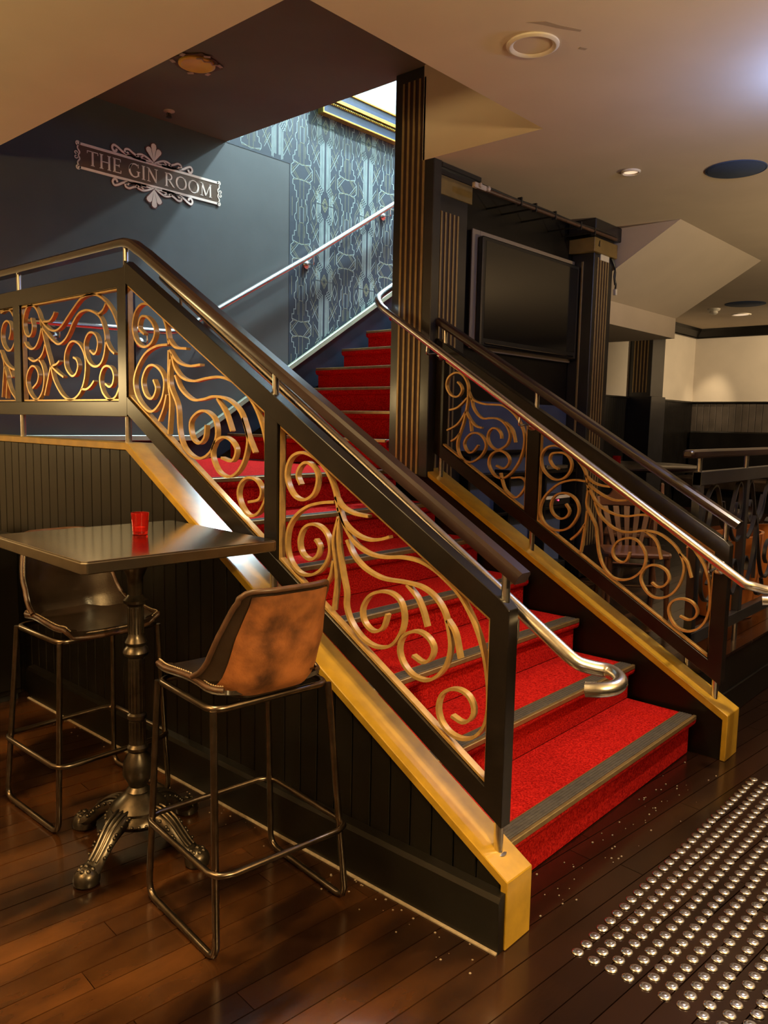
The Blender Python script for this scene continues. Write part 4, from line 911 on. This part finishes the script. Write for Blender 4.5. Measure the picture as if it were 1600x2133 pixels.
frame_ring(0.112, 0.028, 3.650, 3.718, GILT, 'gilt_course')
frame_ring(0.140, 0.080, 3.680, 3.718, BLUEFR, 'inner_frame')
frame_ring(0.220, 0.014, 3.668, 3.718, GILT, 'inner_gilt_edge')
bm = BM(); box(bm, fx0 + 0.23, fx1 - 0.23, 3.700, 3.706, fz0 + 0.23, fz1 - 0.23); obj('glass', bm, MIRROR, MR)

# ------------------------------------------------------------------ television and its surround
TB = thing('backing_frame', 'cream framed panel behind the television on the black wall', 'panel', (2.9, 1.87, 2.3))
bm = BM(); box(bm, 2.27, 3.535, 1.848, 1.869, 1.975, 2.69, 0.002); obj('panel', bm, DARKW, TB)
bm = BM(); box(bm, 2.265, 2.345, 1.838, 1.85, 1.97, 2.695, 0.003); box(bm, 2.345, 3.54, 1.838, 1.85, 2.655, 2.695, 0.003); box(bm, 2.345, 3.53, 1.838, 1.85, 1.962, 2.0, 0.003); obj('moulding', bm, TRIMC, TB)
TVO = thing('television', 'large black flat television on the wall between two pilasters', 'television', (2.94, 1.8, 2.3))
bm = BM(); box(bm, 2.315, 3.53, 1.790, 1.836, 1.985, 2.655, 0.008); obj('casing', bm, PLAST, TVO)
bm = BM(); box(bm, 2.345, 3.502, 1.7885, 1.792, 2.035, 2.628); obj('screen', bm, SCREEN, TVO)
bm = BM(); tube(bm, [(2.36, 1.792, 2.005), (2.9, 1.786, 2.0), (3.48, 1.792, 2.005)], 0.008, 10); obj('glossy_strip', bm, SCREEN, TVO, 60)

# cabinet of equipment under the television
AV = thing('equipment_cabinet', 'open equipment cabinet with a blue-lit back below the television', 'cabinet', (2.85, 1.75, 0.35))
bm = BM(); box(bm, 2.16, 3.545, 1.855, 1.868, 0.36, 1.645); obj('back_panel', bm, BLUEP, AV)
for x in (2.16, 2.62, 3.08, 3.52):
    bm = BM(); box(bm, x, x + 0.022, 1.735, 1.855, 0.36, 1.20 if 2.5 < x < 3.5 else 1.3, 0.002); obj('divider', bm, BLACK, AV)
for z in (0.36, 0.90, 1.16):
    bm = BM(); box(bm, 2.182, 3.52, 1.74, 1.855, z, z + 0.02, 0.002); obj('shelf', bm, BLACK, AV)
bm = BM(); box(bm, 2.182, 3.52, 1.80, 1.855, 1.31, 1.33, 0.002); obj('shelf', bm, BLACK, AV)
EQ = thing('amplifier', 'black amplifier with a red light on the cabinet shelf', 'amplifier', (3.3, 1.78, 0.922))
bm = BM(); box(bm, 3.12, 3.48, 1.755, 1.85, 0.922, 1.0, 0.004); obj('body', bm, PLAST, EQ)
bm = BM(); box(bm, 3.13, 3.47, 1.752, 1.755, 0.972, 0.995); obj('face_plate', bm, WHITEP, EQ)
bm = BM(); ball(bm, (3.30, 1.750, 0.96), 0.006, 8, 6); obj('light', bm, LED, EQ, label='red indicator light')
bm = BM(); box(bm, 3.14, 3.44, 1.76, 1.85, 1.182, 1.215, 0.006); tag(obj('media_player', bm, STEEL), 'slim silver media player on the upper cabinet shelf', 'player')
bm = BM(); box(bm, 3.13, 3.46, 1.76, 1.85, 0.382, 0.50, 0.006); box(bm, 3.15, 3.44, 1.757, 1.761, 0.40, 0.48); tag(obj('receiver', bm, PLAST), 'black receiver box on the bottom cabinet shelf', 'receiver')

# conduit, clips and the loose cable
CD = thing('conduit', 'brown conduit with bundled cables running along the top of the black wall', 'conduit', (2.9, 1.66, 2.86))
bm = BM(); tube(bm, [(2.0, 1.625, 2.842), (3.75, 1.625, 2.861)], 0.012, 10); obj('pipe', bm, PIPE, CD, 60)
bm = BM(); tube(bm, smooth_path([(2.03, 1.62, 2.861), (2.4, 1.62, 2.857), (2.7, 1.617, 2.863), (3.1, 1.62, 2.861), (3.5, 1.618, 2.873), (3.74, 1.62, 2.875)], 0.05), 0.007, 8); obj('cable', bm, PLAST, CD, 60)
for x in (2.45, 2.62, 2.86, 3.2, 3.4):
    bm = BM(); box(bm, x - 0.006, x + 0.006, 1.61, 1.64, 2.828, 2.88); box(bm, x - 0.004, x + 0.004, 1.625, 1.869, 2.845, 2.855); obj('clip', bm, PLAST, CD)
bm = BM(); box(bm, 1.965, 2.08, 1.612, 1.638, 2.833, 2.863, 0.004); ball(bm, (2.01, 1.61, 2.85), 0.014, 8, 6); ball(bm, (2.095, 1.614, 2.85), 0.016, 8, 6); obj('end_fitting', bm, TAPE, CD)
LC = thing('cable', 'loose black cable with a white plug hanging beside the gold-banded column', 'cable', (3.85, 1.7, 2.6))
bm = BM(); tube(bm, smooth_path([(3.80, 1.682, 2.74), (3.845, 1.68, 2.70), (3.872, 1.68, 2.65), (3.868, 1.68, 2.60), (3.89, 1.68, 2.565), (3.885, 1.68, 2.53)], 0.02), 0.007, 8); tube(bm, smooth_path([(3.82, 1.68, 2.74), (3.86, 1.677, 2.68), (3.855, 1.68, 2.62), (3.875, 1.68, 2.56)], 0.02), 0.006, 8); obj('lead', bm, PLAST, LC, 60)
bm = BM(); box(bm, 3.872, 3.898, 1.668, 1.692, 2.485, 2.53, 0.003); obj('plug', bm, WHITEP, LC, label='white plug')

# ------------------------------------------------------------------ things on the ceilings
def ring_light(name, label, cat, x, y, r, ri, face, z=2.97):
    t = thing(name, label, cat, (x, y, z))
    bm = BM(); lathe(bm, [(r, 0.0), (r, -0.006), (r - 0.01, -0.012), (ri + 0.012, -0.012), (ri, -0.004), (ri, 0.0)], (x, y, z), 40, cap=False); obj('trim_ring', bm, WHITEP, t, 40)
    bm = BM(); lathe(bm, [(ri + 0.001, -0.0032), (ri + 0.001, -0.0005)], (x, y, z), 40); obj('diffuser', bm, face, t, 40)
ring_light('downlight', 'large round cream ceiling downlight, unlit, above the steps', 'light', 0.965, 0.632, 0.102, 0.076, CEIL)
ring_light('downlight', 'small round bright-rimmed ceiling light beside the navy speaker', 'light', 2.663, 1.016, 0.055, 0.040, BULB)
ring_light('downlight', 'pale oval-looking ceiling light at the far end of the room', 'light', 9.0, 2.45, 0.12, 0.095, BULB)
def speaker(x, y, r, label):
    t = thing('ceiling_speaker', label, 'speaker', (x, y, 2.97), 0, 'ceiling speakers')
    bm = BM(); lathe(bm, [(r, 0.0), (r, -0.004), (r - 0.012, -0.010), (0.0, -0.012)], (x, y, 2.97), 44, cap=False); obj('grille', bm, SPK, t, 50)
    bm = BM(); lathe(bm, [(r + 0.006, 0.0), (r + 0.006, -0.005), (r, -0.007), (r, 0.0)], (x, y, 2.97), 44, cap=False); obj('rim', bm, SPK, t, 50)
speaker(2.985, 0.535, 0.158, 'round navy ceiling speaker at the right, near the blue glow')
speaker(8.12, 2.12, 0.22, 'dark round ceiling speaker at the far end of the room')
SD = thing('smoke_detector', 'white smoke detector on the far ceiling', 'detector', (8.31, 2.55, 2.97))
bm = BM(); lathe(bm, [(0.075, 0.0), (0.075, -0.015), (0.06, -0.03), (0.0, -0.034)], (8.31, 2.55, 2.97), 24, cap=False); obj('base', bm, WHITEP, SD, 40)
bm = BM(); lathe(bm, [(0.045, -0.03), (0.05, -0.055), (0.03, -0.07), (0.0, -0.072)], (8.31, 2.55, 2.97), 24, cap=False); obj('sensor', bm, WHITEP, SD, 40)
SP = thing('sprinkler', 'small ceiling sprinkler over the landing', 'sprinkler', (1.232, 3.545, 3.48))
bm = BM(); lathe(bm, [(0.036, 0.0), (0.036, -0.004), (0.02, -0.010), (0.012, -0.014)], (1.232, 3.545, 3.48), 20); obj('escutcheon', bm, TAPE, SP, 40)
bm = BM(); lathe(bm, [(0.008, -0.012), (0.008, -0.035), (0.018, -0.037), (0.018, -0.040)], (1.232, 3.545, 3.48), 14); tube(bm, [(1.22, 3.545, 3.467), (1.216, 3.545, 3.455), (1.224, 3.545, 3.443)], 0.003, 6); tube(bm, [(1.244, 3.545, 3.467), (1.248, 3.545, 3.455), (1.24, 3.545, 3.443)], 0.003, 6); obj('head', bm, DSTEEL, SP, 40)
RO = thing('light_fitting', 'gold disc light fitting with torn edges and tape tabs on the recess ceiling', 'light', (0.935, 2.82, 3.48))
bm = BM(); prism(bm, [(0.935 + 0.125 * math.cos(R(22.5 + 45 * k)) * (1.18 if k % 2 else 1.0), 2.815 + 0.125 * math.sin(R(22.5 + 45 * k)) * (1.18 if k % 2 else 1.0)) for k in range(8)], 'z', 3.474, 3.48); obj('torn_plate', bm, mat('brown_torn_plate', (0.09, 0.05, 0.015), 0.6, 0, 0, 0.4, 20), RO)
bm = BM(); lathe(bm, [(0.102, -0.006), (0.102, -0.014), (0.088, -0.018), (0.078, -0.012), (0.0, -0.011)], (0.935, 2.81, 3.48), 36, cap=False); obj('gold_disc', bm, FLAKE, RO, 40)
for k, (a, rr_) in enumerate(((25, 0.13), (70, 0.128), (150, 0.13), (200, 0.128), (262, 0.128), (320, 0.13))):
    bm = BM(); vs = box(bm, -0.018, 0.018, -0.011, 0.011, 3.470, 3.474); bmesh.ops.transform(bm, matrix=Matrix.Translation((0.935 + rr_ * math.cos(R(a)), 2.815 + rr_ * math.sin(R(a)), 0)) @ Matrix.Rotation(R(a + 60), 4, 'Z'), verts=bm.verts); obj('tape_tab', bm, TAPE, RO)
bm = BM(); tube(bm, [(0.88, 2.735, 3.465), (0.90, 2.715, 3.463), (0.93, 2.735, 3.465), (0.955, 2.71, 3.463), (0.985, 2.735, 3.465), (1.0, 2.715, 3.464)], 0.006, 6); obj('paint_peel', bm, TAPE, RO, 50)

# ------------------------------------------------------------------ balustrade of the raised floor
PB = thing('balustrade', 'dark grey scrollwork balustrade with timber rail on the raised floor', 'balustrade', (2.6, 0.25, 0.35))
YB = 0.25; zf = 0.35
xs = [1.93, 2.62, 3.31, 4.0]
for i, x in enumerate(xs):
    bm = BM(); box(bm, x - 0.024 if i else x, x + 0.024 if i else x + 0.048, YB - 0.02, YB + 0.02, 0.46, 1.295, 0.002); obj('post', bm, GREYFR, PB)
    xx = x if i else x + 0.024
    bm = BM(); tube(bm, [(xx, YB, zf - 0.002), (xx, YB, 0.465)], 0.014, 14); obj('foot', bm, STEEL, PB, 40)
    bm = BM(); tube(bm, [(xx, YB, 1.29), (xx, YB, 1.368)], 0.012, 12); obj('rail_support', bm, STEEL, PB, 40)
bm = BM(); box(bm, 1.93, 4.02, YB - 0.022, YB + 0.022, 1.232, 1.297, 0.002); obj('beam', bm, GREYFR, PB)
bm = BM(); box(bm, 1.93, 4.02, YB - 0.022, YB + 0.022, 0.458, 0.520, 0.002); obj('beam', bm, GREYFR, PB)
bm = BM(); sec = rail_section(); rings = []
for x, k in ((1.80, 0.55), (1.806, 0.8), (1.82, 0.95), (1.85, 1.0), (4.1, 1.0)): rings.append([bm.verts.new((x, YB + s[0] * k, 1.384 + s[1] * k)) for s in sec])
fs = [bm.faces.new(rings[0]), bm.faces.new(rings[-1][::-1])]
for a, b in zip(rings, rings[1:]):
    for k in range(8): fs.append(bm.faces.new((a[k], a[(k + 1) % 8], b[(k + 1) % 8], b[k])))
bmesh.ops.recalc_face_normals(bm, faces=fs); obj('handrail', bm, WOODR, PB, 35, label='dark timber handrail')
PANEL = [[(0.06, 0.50), (0.10, 0.60), (0.17, 0.67), (0.24, 0.68), (0.30, 0.60), (0.34, 0.50), (0.40, 0.46), (0.45, 0.50)],
         [(0.42, 0.44), (0.47, 0.52), (0.51, 0.61), (0.555, 0.68), (0.60, 0.67), (0.62, 0.58), (0.60, 0.50), (0.555, 0.47), (0.53, 0.52), (0.55, 0.58), (0.58, 0.55)],
         [(0.42, 0.46), (0.38, 0.36), (0.33, 0.24), (0.26, 0.14), (0.18, 0.12), (0.11, 0.18), (0.10, 0.27), (0.15, 0.33), (0.21, 0.31), (0.23, 0.24), (0.19, 0.20)],
         [(0.42, 0.44), (0.41, 0.30), (0.41, 0.14)], [(0.42, 0.42), (0.44, 0.28), (0.50, 0.16), (0.56, 0.10), (0.61, 0.14), (0.62, 0.22), (0.58, 0.28), (0.53, 0.25), (0.54, 0.20)],
         [(0.42, 0.47), (0.38, 0.52), (0.34, 0.60)], [(0.10, 0.44), (0.16, 0.50), (0.19, 0.58)], [(0.14, 0.42), (0.20, 0.46), (0.24, 0.44)],
         [(0.36, 0.06), (0.30, 0.03), (0.24, 0.07), (0.26, 0.12)], [(0.06, 0.50), (0.045, 0.36), (0.05, 0.20), (0.06, 0.06)], [(0.45, 0.50), (0.50, 0.42), (0.57, 0.38), (0.63, 0.40)]]
for i in range(3):
    for P in PANEL:
        bm = BM(); pts = [((xs[i] + 0.03 + a) if i % 2 == 0 else (xs[i + 1] - 0.03 - a), 0.522 + b * 1.02, 0) for a, b in P]
        ribbon(bm, smooth_path(pts, 0.015), 0.005, YB - 0.01, YB + 0.01, 'y'); obj('scroll', bm, GREYFR, PB, 40)

# ------------------------------------------------------------------ chairs and tables of the far room
def slat_chair(label, loc, rz, s=1.0, m=CHAIRW, group='timber chairs on the raised floor'):
    t = thing('timber_chair', label, 'chair', loc, rz, group)
    def o(n, bm, sm=None, mm=m):
        bmesh.ops.scale(bm, vec=(s, s, s), verts=bm.verts); return obj(n, bm, mm, t, sm, world=False)
    bm = BM(); prism(bm, [(-0.20, -0.19), (0.20, -0.19), (0.23, 0.14), (0.20, 0.21), (-0.20, 0.21), (-0.23, 0.14)], 'z', 0.425, 0.46, 0.01); o('seat', bm)
    for x, y, tx, ty in ((-0.2, 0.19, -0.19, 0.17), (0.2, 0.19, 0.19, 0.17)): bm = BM(); tube(bm, [(x, y, 0), (tx, ty, 0.43)], [0.016, 0.021], 10); o('leg', bm, 50)
    for sg in (-1, 1): bm = BM(); tube(bm, smooth_path([(sg * 0.20, -0.23, 0), (sg * 0.185, -0.175, 0.42), (sg * 0.195, -0.20, 0.62), (sg * 0.21, -0.25, 0.80)], 0.05), 0.018, 10); o('rear_leg', bm, 50)
    bm = BM()
    prism(bm, [(-0.235, 0.74), (0.235, 0.74), (0.245, 0.80), (0.13, 0.815), (0.09, 0.875), (0.0, 0.885), (-0.09, 0.875), (-0.13, 0.815), (-0.245, 0.80)], 'y', -0.262, -0.236, 0.005); o('crest_rail', bm)
    for k in (-2, -1, 0, 1, 2):
        bm = BM(); prism(bm, [(k * 0.045 - 0.014, 0.45), (k * 0.045 + 0.014, 0.45), (k * 0.078 + 0.022, 0.745), (k * 0.078 - 0.022, 0.745)], 'y', -0.006, 0.006, 0.002)
        bmesh.ops.transform(bm, matrix=Matrix.Translation((0, -0.178, 0.45)) @ Matrix.Rotation(R(13), 4, 'X') @ Matrix.Translation((0, 0, -0.45)), verts=bm.verts); o('slat', bm)
    bm = BM()
    for sg in (-1, 1): tube(bm, [(sg * 0.197, -0.20, 0.2), (sg * 0.197, 0.185, 0.2)], 0.010, 8)
    tube(bm, [(-0.197, 0, 0.2), (0.197, 0, 0.2)], 0.010, 8); o('stretcher', bm, 50)
    return t
slat_chair('brown timber chair with fanned back slats, seen through the nearer scrollwork', (2.78, 0.93, 0.35), R(128), 0.88)
slat_chair('timber chair half hidden behind the fanned-slat chair', (3.7, 1.38, 0.35), R(25), 0.85)
def tub_chair(label, loc, rz, sc=1.0):
    t = thing('tub_chair', label, 'chair', loc, rz, 'orange tub chairs')
    rings = []; bm = BM()
    for i in range(33):
        a = R(-160 + 320 * i / 32); k = 1 - 0.55 * (abs(i - 16) / 16) ** 2.2
        rings.append((a, 0.34 + 0.36 * k))
    A = []
    for a, h_ in rings: A.append([bm.verts.new((r * math.sin(a) * sc, -r * math.cos(a) * sc, z * sc)) for r, z in ((0.27, 0.012), (0.315, 0.45), (0.325, h_ + 0.08), (0.300, h_ + 0.08), (0.290, 0.45), (0.245, 0.012))])
    for p, q in zip(A, A[1:]):
        for k in range(6): bm.faces.new((p[k], p[(k + 1) % 6], q[(k + 1) % 6], q[k]))
    bm.faces.new(A[0][::-1]); bm.faces.new(A[-1]); bmesh.ops.recalc_face_normals(bm, faces=bm.faces)
    obj('shell', bm, ORANGE, t, 40, world=False)
    bm = BM(); lathe(bm, [(0.25 * sc, 0.30 * sc), (0.272 * sc, 0.33 * sc), (0.272 * sc, 0.40 * sc), (0.24 * sc, 0.43 * sc), (0.0, 0.44 * sc)], (0, 0, 0), 30); obj('cushion', bm, LEATH, t, 50, world=False)
    bm = BM(); lathe(bm, [(0.24 * sc, 0.0), (0.24 * sc, 0.02 * sc)], (0, 0, 0), 30); obj('base_ring', bm, PLAST, t, 50, world=False)
    return t
tub_chair('orange veneered tub chair standing close behind the grey balustrade', (3.22, 0.535, 0.35), R(35), 0.68)
tub_chair('second orange tub chair, further right along the grey balustrade', (3.72, 0.60, 0.35), R(-30), 0.70)
TB2 = thing('round_table', 'dark round table in the far room with a red glass on it', 'table', (4.55, 1.85, 0.35))
bm = BM(); lathe(bm, [(0.0, 0.80), (0.60, 0.80), (0.62, 0.815), (0.62, 0.83), (0.60, 0.838), (0.0, 0.838)], (4.55, 1.85, 0.35), 40, cap=False); obj('table_top', bm, WOODR, TB2, 40)
bm = BM(); lathe(bm, [(0.25, 0.0), (0.25, 0.02), (0.05, 0.05), (0.04, 0.1), (0.04, 0.8)], (4.55, 1.85, 0.35), 24); obj('pedestal', bm, IRON, TB2, 40)
bm = BM(); lathe(bm, [(0.028, 0.0), (0.034, 0.085), (0.031, 0.085), (0.026, 0.01), (0.0, 0.008)], (4.02, 1.66, 1.1885), 20)
tag(obj('candle_glass', bm, REDG, None, 40), 'red glass candle tumbler on the dark round far table', 'glass')
BQ = thing('banquette', 'black banquette seat along the far panelled wall', 'bench', (10.1, 2.2, 0.35))
bm = BM(); box(bm, 10.22, 10.37, 0.5, 3.50, 0.35, 1.46, 0.02); obj('backrest', bm, BLACK, BQ)
bm = BM(); box(bm, 9.72, 10.22, 0.5, 3.50, 0.62, 0.80, 0.03); obj('seat', bm, LEATH, BQ)
bm = BM(); box(bm, 9.78, 10.22, 0.5, 3.50, 0.35, 0.62); obj('plinth', bm, BLACK, BQ)

# crumbs trodden along the foot of the stair
bm = BM()
for i in range(70):
    x, y = random.uniform(0.1, 1.7), random.gauss(0.06, 0.06)
    if y > 0.135 or (x < 0.2 and y > -0.03): continue
    s = random.uniform(0.0012, 0.0035); box(bm, x - s, x + s, y - s * 0.7, y + s * 0.7, 0.0, s * 0.8)
for i in range(60):
    y = random.uniform(0.0, 2.6); x = -0.05 - abs(random.gauss(0, 0.05)); s = random.uniform(0.001, 0.003); box(bm, x - s, x + s, y - s, y + s, 0.0, s * 0.7)
o = obj('crumbs', bm, DUST, None, None, kind='stuff'); tag(o, 'pale crumbs and dust scattered on the floorboards along the stair foot', 'dust')

cl = bpy.data.objects['ceiling']
for pts in ([(0.80, 0.56), (0.84, 0.50), (0.90, 0.475), (0.98, 0.43), (0.99, 0.442), (0.91, 0.495), (0.86, 0.52)], [(1.10, 0.50), (1.13, 0.485), (1.135, 0.50), (1.11, 0.515)]):
    bm = BM(); prism(bm, pts, 'z', 2.9693, 2.9701); obj('smudge', bm, SMUDGE, cl, None)
